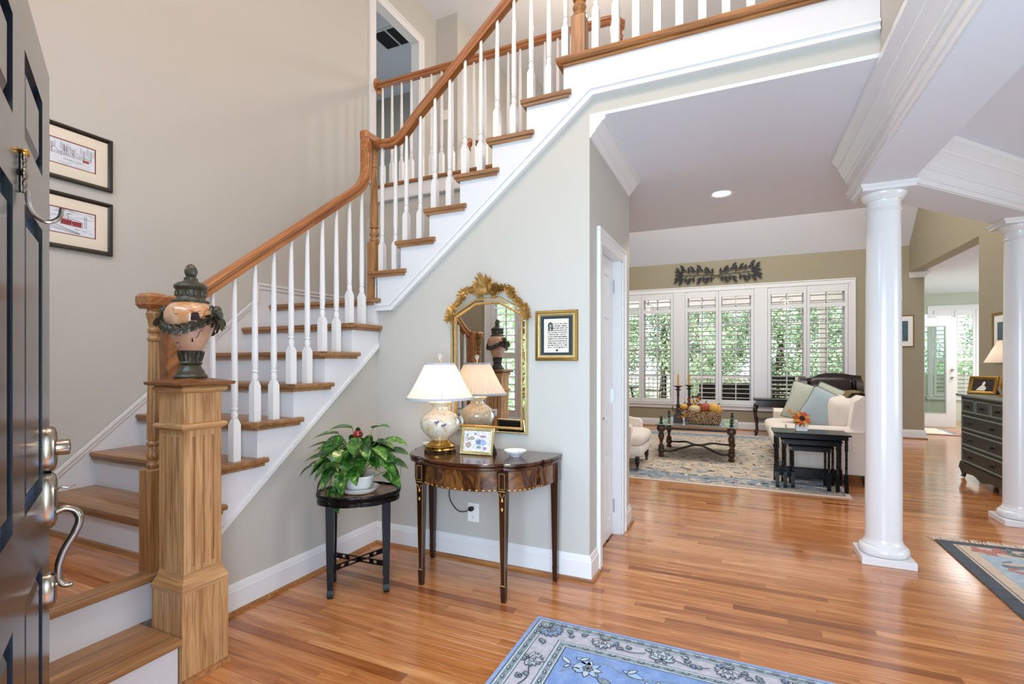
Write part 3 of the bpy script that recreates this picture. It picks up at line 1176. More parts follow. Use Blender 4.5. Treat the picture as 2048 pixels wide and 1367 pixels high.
MB().box(fx2 - .05, fx2 - .03, .2, 1.30, zt(1), zt(2) - .032).build('riser', 'riser_white', st)
MB().sweep([(0, 0), (.02, 0), (.018, .01), (.012, .018), (0, .02)], [(XS, yF(3) + .03, zt(2)), (XA, yF(3) + .03, zt(2))]).build('shoe_moulding', 'oak_nosing', st)
# landing
mb = MB().prism(tread_poly(yF(9), YB + .03, zt(9)), XS, XA, 'x').box(XS, xr(10), YB, 4.06, zt(9) - .028, zt(9))
mb.prism([(XA, zt(9)), (ER - .010, zt(9)), (ER - .003, zt(9) - .004), (ER, zt(9) - .014), (ER - .003, zt(9) - .024), (ER - .01, zt(9) - .028), (XA, zt(9) - .028)], yF(9) + .006, YB - .001, 'y')
mb.box(XS, XA, yF(9) + .012, yF(9) + .03, zt(9) - .046, zt(9) - .028)
mb.build('landing', 'oak_tread', st)
for n in range(10, 16):
    z, f, b = zt(n), xr(n) - .036, xr(n + 1)
    mb = MB().prism([(b, z), (f + .010, z), (f + .003, z - .004), (f, z - .014), (f + .003, z - .024), (f + .010, z - .028), (b, z - .028)], YB, 4.05, 'y')
    e = EY
    mb.prism([(YB, z), (e + .010, z), (e + .003, z - .004), (e, z - .014), (e + .003, z - .024), (e + .01, z - .028), (YB, z - .028)], f + .004, b + .05, 'x')
    mb.box(f + .016, f + .036, EY + .02, 4.05, z - .046, z - .028).box(f + .016, b + .034, EY + .012, YB - .01, z - .044, z - .028)
    mb.build('tread', 'oak_tread', st)
for n in range(10, 17):
    MB().box(xr(n), xr(n) + .02, YB, 4.05, zt(n - 1), zt(n) - .028).build('riser', 'riser_white', st)
# white stringers
low = lambda yv: .445 + .803 * (yv - 1.653)
poly = [(1.25, max(0, low(1.25))), (YB - .002, low(YB)), (YB - .002, zt(9) - .03), (yF(9) + .03, zt(9) - .03)]
for n in range(8, 2, -1):
    poly += [(yF(n + 1) + .03, zt(n) - .03), (yF(n) + .03, zt(n) - .03)]
poly += [(yF(3) + .03, .36), (1.25, .36)]
MB().prism(poly, XA, XA + .018, 'x').build('stringer', 'riser_white', st)
MB().prism([(1.25, low(1.25) - .004), (YB - .004, low(YB) - .004), (YB - .004, low(YB) + .022), (1.25, low(1.25) + .022)], XA + .018, XA + .030, 'x').build('stringer_bead', 'white', st)
lo2 = lambda xv: 1.643 + .822 * (xv + 2.19)
xk = -2.19 + (2.821 - 1.643) / .822
poly = [(XA + .02, 1.643), (-2.19, 1.643), (xk, 2.821), (.608, 2.821), (.608, 3.03), (xr(16), 3.03)]
for n in range(15, 9, -1):
    poly += [(xr(n + 1), zt(n) - .03), (xr(n), zt(n) - .03)]
poly = poly[:-1] + [(XA + .02, zt(10) - .03)]
MB().prism(poly, YB - .016, YB, 'y').build('stringer', 'riser_white', st)
mb = MB()
for d0, d1, p in ((0, .012, .020), (.012, .034, .014), (.034, .048, .024)):
    def off(d):
        k = .53 * d     # mitre offset along the slope joints
        return [(XA + .02, 1.643 + d), (-2.19 - k * .8, 1.643 + d), (xk - k * .8, 2.821 + d), (.606, 2.821 + d)]
    A, B = off(d0), off(d1)
    # perpendicular thickness on the slope is kept by widening d along it
    for i in range(3):
        mb.prism([A[i], A[i + 1], B[i + 1], B[i]], YB - .016 - p, YB - .016, 'y')
mb.build('stringer_moulding', 'white', st)
# skirt board on the left wall
sk = lambda yv: 1.068 + .878 * (yv - 1.874)
SKL = [(1.372, zt(2)), (1.372, sk(1.372)), (2.66, sk(2.66)), (2.66, 1.875), (4.05, 1.875), (4.05, zt(9) - .05), (2.8, zt(9) - .2)]
MB().prism(SKL, XL, XS, 'x').build('wall_skirt', 'riser_white', st)
mb = MB()
for d0, d1, p in ((0, .018, .016), (-.028, 0, .008)):
    mb.prism([(1.372, sk(1.372) + d0), (2.66, sk(2.66) + d0), (2.66, sk(2.66) + d1), (1.372, sk(1.372) + d1)], XS, XS + p, 'x')
    mb.prism([(2.66, 1.875 + d0), (4.05, 1.875 + d0), (4.05, 1.875 + d1), (2.66, 1.875 + d1)], XS, XS + p, 'x')
mb.box(XS, XS + .014, 2.645, 2.675, sk(2.66) - .02, 1.89)
mb.build('skirt_moulding', 'white', st)

# ---- rails
RP = [(-.024, -.030), (.024, -.030), (.026, -.014), (.022, -.006), (.031, .002), (.033, .014), (.026, .027), (.010, .033), (-.010, .033), (-.026, .027), (-.033, .014), (-.031, .002), (-.022, -.006), (-.026, -.014)]
RX = -2.36
rz1 = lambda yv: 1.822 + .772 * (yv - 1.83)
path = [(1.33, 1.545), (1.37, 1.545)] + [(p.x, p.y) for p in bez((1.38, 1.545, 0), (1.45, 1.55, 0), (1.49, 1.57, 0), (1.55, rz1(1.55), 0), 6)]
path += [(2.0, rz1(2.0)), (2.4, rz1(2.4))] + [(p.x, p.y) for p in bez((2.60, rz1(2.60), 0), (2.70, rz1(2.70), 0), (2.735, 2.55, 0), (2.735, 2.64, 0), 8)]
path += [(2.735, 2.885)]
MB().sweep([(-h, u) for u, h in RP], [(RX, a, b) for a, b in path], up=(1, 0, 0)).build('handrail', 'oak_rail', st)
MB().box(RX - .034, RX + .034, 2.70, 2.905, 2.826, 2.889, .012).build('handrail_turn', 'oak_rail', st)
rz2 = lambda xv: 3.115 + .836 * (xv + 1.878)
path = [(-2.40, 2.856), (-2.30, 2.846)] + [(p.x, p.y) for p in bez((-2.26, 2.842, 0), (-2.17, 2.838, 0), (-2.12, 2.90, 0), (-2.03, rz2(-2.03), 0), 8)]
path += [(-1.6, rz2(-1.6)), (-1.2, rz2(-1.2)), (-.86, rz2(-.86))]
YR = 2.872
MB().sweep([(h, u) for u, h in RP], [(a, YR, b) for a, b in path], up=(0, 1, 0)).build('handrail', 'oak_rail_up', st)


def baluster(parent, x, y, z0, z1, block=.19):
    """square foot block, turned neck and ring, long tapering pin"""
    h = z1 - z0
    k = min(block, h * .35)
    mb = MB().sqlathe([(.0205, 0), (.0205, k), (.012, k + .028)], (x, y, z0))
    mb.lathe([(.012, k + .02), (.0155, k + .034), (.0175, k + .05), (.0135, k + .068), (.0125, k + .072), (.0168, k + .076), (.0168, k + .083), (.0128, k + .087), (.0155, k + .10),
              (.0168, k + .16), (.0145, k + .16 + (h - k - .16) * .45), (.0098, h)], (x, y, z0), 10)
    return mb.build('baluster', 'white', parent, 30)


for n in range(3, 9):
    for d in (.042, .161):
        if n == 3 and d < .1:
            continue
        yb = yF(n) + d
        baluster(st, RX, yb, zt(n), rz1(yb) - .02)
for n in range(10, 16):
    for d in (.006, .124):
        xb = xr(n) + d + (.025 if n == 10 else 0)
        zz = rz2(xb) - .02 if xb > -2.05 else 2.83 + max(0, (xb + 2.2)) * .45
        baluster(st, xb, YR, zt(n), zz)


def turned_newel(parent, x, y, z0, z1, block, hb=.034, mat='oak_post', tail=0.0, k=.85):
    mb = MB().sqlathe([(hb, -tail), (hb, block - .006), (hb - .006, block)], (x, y, z0))
    b = block
    h = z1 - z0
    mb.lathe([(r_ * k, z_) for r_, z_ in [(.030, b), (.036, b + .008), (.037, b + .018), (.028, b + .026), (.026, b + .034), (.036, b + .045), (.0395, b + .058), (.034, b + .074), (.026, b + .088), (.025, b + .094),
              (.037, b + .100), (.0385, b + .110), (.030, b + .118), (.034, b + .128), (.0345, b + .2), (.0265, h - .165), (.025, h - .15), (.032, h - .145), (.033, h - .135), (.026, h - .128), (.025, h - .115),
              (.031, h - .108), (.032, h - .098), (.026, h - .09), (.030, h - .06), (.038, h - .04), (.040, h - .028), (.034, h - .02), (.034, h)]], (x, y, z0), 20)
    return mb.build('newel_post', mat, parent)


turned_newel(st, -2.3075, 1.3225, zt(2), 1.52, .437, .0385, k=.76)
MB().box(-2.372, -2.266, 1.275, 1.372, 1.512, 1.578, .016).build('handrail_cap', 'oak_rail', st)
mb = MB().box(-2.365, -2.311, 1.382, 1.438, zt(3), 1.575, .004)
mb.box(-2.370, -2.306, 1.377, 1.394, zt(3) + .12, 1.5755, .004).box(-2.370, -2.306, 1.426, 1.443, zt(3) + .12, 1.5755, .004)
mb.build('newel_block', 'oak_rail', st)
turned_newel(st, -2.402, 2.872, zt(9), 2.835, .42)
# top newel where the flight meets the balcony
turned_newel(st, -.858, YR, ZU, ZU + 1.05, .26, .042, k=1.05)

# ---- balcony railing over the passage and railing of the upper hall
bal = thing('balcony_railing', 'white baluster railing along the balcony above the passage', 'railing', (0, YR, ZU))
MB().sweep(RP, [(-.86, YR, ZU + 1.0), (.61, YR, ZU + 1.0)]).build('handrail', 'oak_rail_x', bal)
xx = -.945
baluster(bal, xx, YR, ZU, ZU + .88, .21)
xx = -.758
while xx < .58:
    baluster(bal, xx, YR, ZU, ZU + .99, .27)
    xx += .1175
hal = thing('hall_railing', 'long level railing of the upper hall with a round rosette on the wall', 'railing', (-2.1, 4.075, ZU))
YH = 4.085
MB().sweep(RP, [(XL + .01, YH, 4.115), (-.98, YH, 4.115)] + [(-.98 + .09 * math.sin(a), YH + .09 - .09 * math.cos(a), 4.115) for a in (.5, 1.0, 1.57)]).build('handrail', 'oak_rail_x', hal)
mb = MB()
mb.M = Matrix.Translation((XL, YH, 4.115)) @ Matrix.Rotation(PI / 2, 4, 'Y')
mb.lathe([(.078, 0), (.080, .008), (.074, .018), (.05, .022), (.0, .022)], (0, 0, 0), 28)
mb.build('rosette', 'oak_rail', hal)
MB().lathe([(.02, -.12), (.028, -.10), (.012, -.06), (.035, -.035), (.04, .03), (0, .033)], (-.895, YH + .10, 4.115), 16).build('rail_end', 'oak_rail', hal)
xx = XL + .075
while xx < -.9:
    baluster(hal, xx, YH, ZU, 4.09, .20)
    xx += .118
far = thing('loft_railing', 'far railing overlooking the living room, seen between balusters', 'railing', (-2.9, 5.50, ZU))
MB().sweep(RP, [(-3.06, 5.50, 4.03), (.6, 5.50, 4.03)]).build('handrail', 'oak_rail_x', far)
mb = MB()
mb.M = Matrix.Translation((-3.074, 5.50, 4.03)) @ Matrix.Rotation(PI / 2, 4, 'Y')
mb.lathe([(.078, 0), (.080, .008), (.074, .018), (.05, .022), (.0, .022)], (0, 0, 0), 24)
mb.build('rosette', 'oak_rail', far)
xx = -2.98
while xx < .6:
    baluster(far, xx, 5.50, ZU, 4.0, .20)
    xx += .118
# hall chandelier
t = thing('hall_chandelier', 'small lit chandelier hanging in the upper hall', 'chandelier', (-1.49, 5.15, 4.9))
MB().tube([(-1.49, 5.15, ZT), (-1.49, 5.15, 4.88)], .006, 6).build('stem', 'brass', t)
for i in range(4):
    a = i * PI / 2 + .4
    cx, cy = -1.49 + .07 * math.cos(a), 5.15 + .07 * math.sin(a)
    arm = MB().tube(spline([(-1.49, 5.15, 4.93), ((cx - 1.49) / 2, (cy + 5.15) / 2, 4.87), (cx, cy, 4.89)], 5), .005, 6).build('arm', 'brass', t)
    MB().sphere((cx, cy, 4.925), .024, 10, 7, sz=1.3).build('bulb', 'bulb', arm)
light('hall_chandelier_lamp', 'POINT', (-1.49, 5.15, 4.84), 34, (1, .78, .56), size=.05)

# ---- square box newel with fluted faces
px, py = -2.0925, 1.3445
t = thing('box_newel', 'square fluted oak newel pedestal carrying the urn', 'newel post', (px, py, 0))
MB().sqlathe([(.0975, 0), (.0975, .357), (.094, .360)], (px, py, 0)).build('base_block', 'oak_newel', t, 0)
MB().sqlathe([(.0995, .357), (.1, .372), (.094, .386), (.092, .392), (.086, .40), (.082, .42), (.079, .432)], (px, py, 0)).build('base_moulding', 'oak_mould', t, 0)
mb = MB().box(px - .0705, px + .0705, py - .0705, py + .0705, .4305, 1.1595)
hs = .0795
for k in range(4):
    mb.M = Matrix.Translation((px, py, 0)) @ Matrix.Rotation(k * PI / 2, 4, 'Z')
    xs = [-.0695, -.046, -.034, -.006, .006, .034, .046, hs]
    for i in range(0, 8, 2):
        mb.box(xs[i], xs[i + 1], -hs, -.0695, .452, .978)
    mb.box(-.0695, hs, -hs, -.0701, .43, .452).box(-.0695, hs, -hs, -.0701, .978, 1.16)
mb.M = Matrix.Identity(4)
mb.build('shaft', 'oak_newel', t, 0)
for z0, nm in ((1.003, 'band_moulding'), (1.155, 'cap_moulding')):
    MB().sqlathe([(.080, z0), (.088, z0 + .003), (.096, z0 + .012), (.097, z0 + .02), (.090, z0 + .028), (.080, z0 + .030)], (px, py, 0)).build(nm, 'oak_mould', t, 0)
MB().sqlathe([(.105, 1.185), (.116, 1.188), (.118, 1.194), (.118, 1.200), (.05, 1.214), (.01, 1.214)], (px, py, 0)).build('cap', 'oak_cap', t, 0)
MB().sweep([(0, 0), (.02, 0), (.018, .01), (.012, .018), (0, .02)], [(px + .0975, py - .0975, 0), (px + .0975, py + .0975, 0)]).build('shoe_moulding', 'oak_nosing', t)

# ---- urn on the pedestal
zu = 1.214
t = thing('lidded_urn', 'lidded terracotta urn with bronze garland on the box newel', 'urn', (px, py, zu))
mb = MB().lathe([(.06, 0), (.062, .006), (.06, .012), (.052, .018), (.050, .026), (.047, .034), (.04, .042), (.038, .05), (.036, .054), (.041, .058), (.044, .062), (.040, .066), (.037, .072), (.039, .090), (.044, .108), (.046, .112), (.042, .115)], (px, py, zu), 32)
ft = mb.build('foot', 'bronze_black', t)
for i in range(14):
    a = 2 * PI * i / 14
    d = Vector((math.cos(a), math.sin(a), 0))
    b = Vector((px, py, zu + .07)) + d * .0385
    MB().leaf(b, (d.x * .12, d.y * .12, 1), d, .044, .017, -.15, .2, 4, False).build('acanthus', 'bronze_black', ft)
mb = MB().lathe([(.040, .113), (.048, .125), (.062, .155), (.077, .19), (.089, .222), (.0955, .25), (.095, .27), (.088, .29), (.074, .306), (.060, .315)], (px, py, zu), 40)
bd = mb.build('body', 'urn_body', t)
mb = MB().lathe([(.062, .312), (.064, .320), (.056, .328), (.052, .335), (.052, .352), (.0525, .366), (.058, .372), (.062, .380), (.060, .388), (.048, .398), (.030, .404), (.025, .410), (.026, .418), (.02, .424)], (px, py, zu), 32)
ld = mb.build('lid', 'bronze_black', t)
for i in range(18):
    a = 2 * PI * i / 18
    MB().sphere((px + .063 * math.cos(a), py + .063 * math.sin(a), zu + .320), .0055, 6, 5).build('bead', 'bronze_black', ld)
for i in range(12):
    a = 2 * PI * (i + .5) / 12
    MB().sphere((px + .052 * math.cos(a), py + .052 * math.sin(a), zu + .353), .008, 6, 6, sz=1.7).build('lid_boss', 'bronze_black', ld)
mb = MB().lathe([(.008, .42), (.018, .428), (.022, .437), (.023, .447), (.019, .462), (.011, .474), (.002, .479)], (px, py, zu), 14, lobes=7, amp=.09)
mb.build('finial', 'bronze_black', t)
hd = Vector((math.cos(math.radians(24)), math.sin(math.radians(24)), 0))
pd = Vector((-hd.y, hd.x, 0))
gar = MB()
lf = MB()
for s in (-1, 1):
    front = -1
    for sd in (-1, 1):
        pts = []
        for i in range(13):
            u = i / 12
            a = math.atan2(hd.y, hd.x) + (PI * u if sd > 0 else -PI * u)
            rr = .096
            zz = zu + .266 - .068 * math.sin(PI * u)
            rr = .099 - .013 * math.sin(PI * u)
            pts.append((px + rr * math.cos(a), py + rr * math.sin(a), zz))
        if s > 0:
            gar.tube(pts, .010, 7)
            for i, p in enumerate(pts[1:-1]):
                c = Vector((px, py, p[2]))
                o_ = (Vector(p) - c).normalized()
                tg = (Vector(pts[i + 2]) - Vector(pts[i])).normalized()
                for j in (-1, 1):
                    lf.leaf(Vector(p) + o_ * .005, tg * .8 + o_ * .35 + Vector((0, 0, .55 * j)), o_, .036, .024, .2, .25, 4, False)
    # goat-like head with a spray of leaves as handle
    c = Vector((px, py, zu + .268)) + hd * (s * .104)
    hm = MB()
    hm.sphere(tuple(c + hd * (s * .006) + Vector((0, 0, .012))), .02, 10, 8, sz=1.15)
    hm.sphere(tuple(c + hd * (s * .020) + Vector((0, 0, -.006))), .012, 8, 6, sz=1.6)
    for j in (-1, 1):
        hm.tube(spline([tuple(c + pd * (j * .012) + Vector((0, 0, .022))), tuple(c + pd * (j * .022) - hd * (s * .004) + Vector((0, 0, .030))), tuple(c + pd * (j * .028) - hd * (s * .012) + Vector((0, 0, .012)))], 5), [.006] * 6 + [.005, .004, .003, .002, .001], 6)
    for j in range(24):
        a = random.uniform(-1.5, 1.5)
        hm.leaf(tuple(c + pd * (.012 * a) + Vector((0, 0, -.008 - .018 * random.random()))), tuple(hd * (s * .55) + pd * (a * .6) + Vector((0, 0, -random.uniform(.5, 1.6)))), tuple(hd * s), .052, .024, .2, .25, 4, False)
    hm.build('head_handle', 'bronze_black', t)
gar.build('garland', 'bronze_black', t)
lf.build('garland_leaves', 'bronze_black', t)
# painted scene on the belly: dark pagoda and a bare branch
fdir = Vector((px, py, 0)).normalized() * -1
rdir = Vector((.911, .413, 0))


def belly(u, z):
    """a point on the painted belly, u metres across, z above the foot"""
    rr = [(.113, .040), (.155, .062), (.19, .077), (.222, .089), (.25, .0955), (.27, .095), (.29, .088), (.306, .074)]
    for (z0, r0), (z1, r1) in zip(rr, rr[1:]):
        if z0 <= z <= z1:
            r = r0 + (r1 - r0) * (z - z0) / (z1 - z0)
    return tuple(Vector((px, py, zu + z)) + rdir * u + fdir * (math.sqrt(max(1e-6, r * r - u * u)) + .0006))


pm = MB()
for u0, u1, z0, z1 in ((-.006, .040, .237, .243), (-.002, .036, .243, .248), (0, .034, .252, .264), (-.004, .038, .248, .252), (.004, .030, .264, .268), (.002, .010, .150, .158), (.004, .008, .158, .166)):
    q = [belly(u0 + (u1 - u0) * i / 4, z) for z in (z0, z1) for i in range(5)]
    pm.add(q, [(i, i + 1, i + 6, i + 5) for i in range(4)])
for br_ in ([(-.06, .285), (-.045, .278), (-.03, .282), (-.015, .272), (0, .276), (.02, .268), (.04, .275)], [(-.045, .278), (-.05, .266), (-.04, .258)], [(-.015, .272), (-.02, .262), (-.01, .255)], [(-.05, .205), (-.035, .195), (-.03, .18), (-.012, .172), (0, .162)], [(.05, .20), (.035, .19), (.03, .176), (.02, .165)], [(-.04, .14), (-.02, .15), (0, .146)]):
    pm.tube([belly(u, z) for u, z in br_], .0011, 4)
pm.build('painted_scene', 'flower_heart', t)['kind'] = 'stuff'
# ------------------------------------------------------------------ frames
def inset(poly, d):
    """offset a convex counter-clockwise polygon inwards"""
    n = len(poly)
    L = []
    for i in range(n):
        a, b = Vector((*poly[i], 0)), Vector((*poly[(i + 1) % n], 0))
        t = (b - a).normalized()
        nn = Vector((-t.y, t.x, 0))
        L.append((a + nn * d, t))
    out = []
    for i in range(n):
        p, r = L[i - 1]
        q, s = L[i]
        den = r.x * s.y - r.y * s.x
        k = ((q.x - p.x) * s.y - (q.y - p.y) * s.x) / den
        out.append((p.x + r.x * k, p.y + r.y * k))
    return out


def ring(mb, poly, prof, P):
    """loft a frame: prof = (inset, height) pairs; P maps (u, w, height) to space"""
    n = len(poly)
    vs, fs = [], []
    for d, h in prof:
        vs += [P(u, w, h) for u, w in inset(poly, d)]
    for j in range(len(prof) - 1):
        for i in range(n):
            k = (i + 1) % n
            fs.append((j * n + i, j * n + k, (j + 1) * n + k, (j + 1) * n + i))
    mb.add(vs, fs)
    return mb


def rect(w, h):
    return [(-w / 2, -h / 2), (w / 2, -h / 2), (w / 2, h / 2), (-w / 2, h / 2)]


def panel(mb, w, h, hh, P):
    vs = [P(u, v, hh) for u, v in rect(w, h)]
    mb.add(vs, [(0, 1, 2, 3)])
    return mb


FX = lambda u, w, h: (h, u, w)         # picture facing +x
FY = lambda u, w, h: (u, -h, w)        # picture facing -y

# ------------------------------------------------------------------ front door, opened against the viewer's left
ang = math.atan2(.469, -.883)
d1 = thing('door_2', 'dark navy six-panel front door standing open', 'door', (-.844, .260, .012), ang, kind='structure', world=False)
six_panel_leaf('leaf', d1, .914, 2.018, .045, 'door_navy', 'door_blue', frame=.135, recess=.016, top=(.121, .18, .13, .63, .175, .60))
H0 = .914 - .062


def rose(mb, x, z, w, h, t):
    pts = arc(0, 0, 1, 0, 360, 24)[:-1]
    pr = []
    for (a, b, k) in ((1, 0, 1), (1, t * .5, 1), (.9, t * .85, 1), (.72, t, 1)):
        pr.append([(x + w * a * p[0] * (1 if abs(p[0]) < .99 else .97), -b, z + h * a * (abs(p[1]) ** .75) * (1 if p[1] >= 0 else -1)) for p in pts])
    n = len(pts)
    vs = [v for l in pr for v in l]
    fs = [(j * n + i, j * n + (i + 1) % n, (j + 1) * n + (i + 1) % n, (j + 1) * n + i) for j in range(3) for i in range(n)]
    fs.append(tuple(3 * n + i for i in range(n)))
    mb.add(vs, fs)


mb = MB()
rose(mb, H0, 1.048, .034, .058, .020)
db = mb.build('deadbolt', 'nickel', d1)
mb = MB()
mb.M = Matrix.Translation((H0, -.018, 1.05)) @ Matrix.Rotation(PI / 2, 4, 'X')
mb.lathe([(.020, 0), (.020, .024), (.0185, .027), (.012, .028), (0, .026)], (0, 0, 0), 24)
mb.build('lock_cylinder', 'nickel', db)
mb = MB()
rose(mb, H0, .918, .034, .072, .020)
hs_ = mb.build('handle_set', 'nickel', d1)
mb = MB()
rose(mb, H0, .688, .027, .046, .018)
mb.build('lower_plate', 'nickel', hs_)
mb = MB().tube(spline([(H0, -.016, .885), (H0, -.034, .892), (H0, -.056, .882), (H0, -.064, .858), (H0, -.054, .825), (H0, -.034, .785), (H0, -.023, .745), (H0, -.024, .712), (H0, -.034, .695), (H0, -.050, .695)], 5),
               [.009] * 10 + [.0095] * 10 + [.009] * 10 + [.008] * 10 + [.007] * 6, 12, up=(1, 0, 0))
mb.tube([(H0, -.014, .702), (H0, -.028, .703)], .006, 8)
mb.build('grip', 'nickel', hs_)
mb = MB().tube(spline([(H0, -.015, .938), (H0, -.028, .948), (H0, -.042, .945), (H0, -.056, .95)], 4), [.004, .005, .006, .007, .008, .008, .008, .008, .008, .007, .006, .005, .004], 8, flat=.35)
mb.build('thumb_latch', 'nickel', hs_)
MB().box(.912, .9145, .010, .035, .84, 1.0).build('latch_plate', 'nickel', d1)
# ornamental hook on the door face
hk = thing('door_hook', 'silver and brass hook fixed on the navy front door', 'hook', (-.844, .260, .012), ang, world=False)
hx = .914 - .445
mb = MB()
for z, r in ((1.662, .010), (1.648, .008), (1.632, .012), (1.612, .009), (1.600, .006)):
    mb.sphere((hx, -.006, z), r, 12, 8, sy=.55)
mb.box(hx - .007, hx + .007, -.005, 0, 1.595, 1.67, .002)
mb.build('back_plate', 'nickel', hk)
MB().tube(spline([(hx, -.010, 1.60), (hx, -.012, 1.575), (hx, -.022, 1.553), (hx, -.040, 1.545), (hx, -.056, 1.556), (hx, -.060, 1.575)], 5), .0042, 10, up=(1, 0, 0)).build('hook', 'steel', hk)
mb = MB()
mb.sphere((hx, -.006, 1.672), .009, 10, 7)
mb.build('mount', 'brass', hk)

# ------------------------------------------------------------------ the two prints on the stairwell wall
def wall_print(name, label, zc, h, mat):
    t = thing(name, label, 'picture', (XL, 1.51, zc), group='framed prints on the stairwell wall', world=False)
    w = .38
    mb = MB()
    ring(mb, rect(w, h), [(0, 0), (0, .018), (.004, .024), (.012, .024), (.016, .018), (.022, .014), (.024, .010)], FX)
    fr = mb.build('frame', 'frame_black', t)
    mb = MB()
    n = 26
    for i in range(n):           # beaded edge
        for sgn in (-1, 1):
            mb.sphere((.021, -w / 2 + .008 + (w - .016) * i / (n - 1), sgn * (h / 2 - .004)), .004, 6, 4)
    for i in range(20):
        for sgn in (-1, 1):
            mb.sphere((.021, sgn * (w / 2 - .004), -h / 2 + .008 + (h - .016) * i / 19), .004, 6, 4)
    mb.build('frame_beading', 'frame_black', fr)
    mb = MB()
    ring(mb, rect(w - .044, h - .044), [(0, .010), (.003, .011), (.060, .011)], FX)
    mb.build('mat_board', 'mat_board', t)
    mb = MB()
    ring(mb, rect(w - .164, h - .164), [(0, .0105), (.005, .0095)], FX)
    mb.build('mat_edge', 'mat_red', t)
    pp = panel(MB(), w - .17, h - .17, .009, FX).build('print', 'print_paper', t)
    draw(pp, mat)


def draw(pp, kind):
    """pen strokes (u to the right, v up) and red-tinted walls on the paper"""
    ink, red = MB(), MB()
    rd = random.Random(2 if kind == 'houses' else 8)
    X = .0097

    def ln(pts, r=.0006):
        ink.tube([(X, u, v) for u, v in pts], r, 4)

    def wall(u0, u1, v0, v1):
        red.box(.0093, .0096, u0, u1, v0, v1)

    def tree(u, v, h):
        ln([(u, v), (u + .001, v + h)], .0008)
        for i in range(9):
            k = v + h * (.3 + .07 * i)
            sgn = 1 if i % 2 else -1
            ln([(u, k), (u + sgn * h * .22, k + h * .18), (u + sgn * h * .30, k + h * .34)], .0004)

    if kind == 'houses':
        base = -.018
        u = -.10
        while u < .075:
            wd = rd.uniform(.018, .032)
            hh = rd.uniform(.014, .026)
            ln([(u, base), (u, base + hh), (u + wd / 2, base + hh * 1.6), (u + wd, base + hh), (u + wd, base)])
            for k in range(3):
                for j in range(2):
                    ink.box(.0094, .0098, u + wd * (.2 + .27 * k), u + wd * (.2 + .27 * k) + .003, base + .004 + j * .009, base + .008 + j * .009)
            u += wd
        wall(.045, .075, -.024, -.012)
        for u, h in ((-.095, .055), (-.04, .060), (-.03, .05), (.0, .045), (.05, .055), (.085, .062)):
            tree(u, -.012, h)
        for i in range(16):
            u0, v0 = rd.uniform(-.10, .06), rd.uniform(-.062, -.03)
            ln([(u0, v0), (u0 + rd.uniform(.01, .04), v0 - rd.uniform(-.002, .006))], .0004)
    else:
        wall(-.055, -.005, -.018, .012)
        wall(-.003, .040, -.020, .008)
        ln([(-.06, .012), (-.03, .020), (.02, .016), (.045, .008), (.045, -.02)], .0009)
        ln([(-.06, .012), (-.06, -.016), (.045, -.021)], .0007)
        for i in range(8):
            ink.box(.0094, .0098, -.05 + i * .0115, -.045 + i * .0115, -.010, .004)
        for d_ in (0, .008, .022, .030):
            ln([(-.10, -.012 - d_), (-.05, -.034 - d_ * .6), (.03, -.055 - d_ * .2)], .0006)
        for u in (-.022, .055, .062):
            ln([(u, -.02), (u, .048)], .0008)
        ln([(-.034, .040), (-.010, .044)], .0008)
        ln([(.048, .030), (.07, .032)], .0006)
        ln([(-.10, .020), (-.08, .028), (-.06, .022), (-.03, .032), (.0, .026), (.04, .034), (.07, .028), (.10, .032)], .0005)
        for i in range(20):
            u0, v0 = rd.uniform(-.09, .08), rd.uniform(.040, .066)
            ln([(u0, v0), (u0 + .012, v0 + .003), (u0 + .024, v0 - .001)], .0004)
        for i in range(12):
            u0, v0 = rd.uniform(.0, .085), rd.uniform(-.06, -.028)
            ln([(u0, v0), (u0 + .018, v0 - .001)], .0004)
    o = ink.build('ink_drawing', 'ink', pp)
    o['kind'] = 'stuff'
    o = red.build('red_tint', 'print_red', pp, 0)
    o['kind'] = 'stuff'


wall_print('framed_print', 'black framed ink print of snowy houses, the upper one on the stair wall', 2.433, .305, 'houses')
wall_print('framed_print', 'black framed ink print of a red railway station, the lower one on the stair wall', 2.058, .306, 'station')

# ------------------------------------------------------------------ console table
cx, ybk, ztop = -1.395, 2.785, .742


def half_outline(s=0.0):
    """right half of the serpentine top, from the front middle to the back; s insets it"""
    p = [(v.x, v.y) for v in bez((0, -.495 + s, 0), (.12, -.495 + s, 0), (.22, -.46 + s, 0), (.262 - s * .4, -.405 + s * .7, 0), 8)]
    p += [(v.x, v.y) for v in bez((.275 - s * .6, -.418 + s * .7, 0), (.36 - s, -.40 + s, 0), (.425 - s, -.31, 0), (.418 - s, -.215, 0), 8)]
    p += [(v.x, v.y) for v in bez((.432 - s, -.222, 0), (.458 - s, -.16, 0), (.462 - s, -.08, 0), (.458 - s, 0, 0), 5)]
    return p


def outline(s=0.0):
    r = half_outline(s)
    l = [(-x, y) for x, y in r[::-1]]
    return [(cx + x, ybk + y) for x, y in l[:-1] + r]


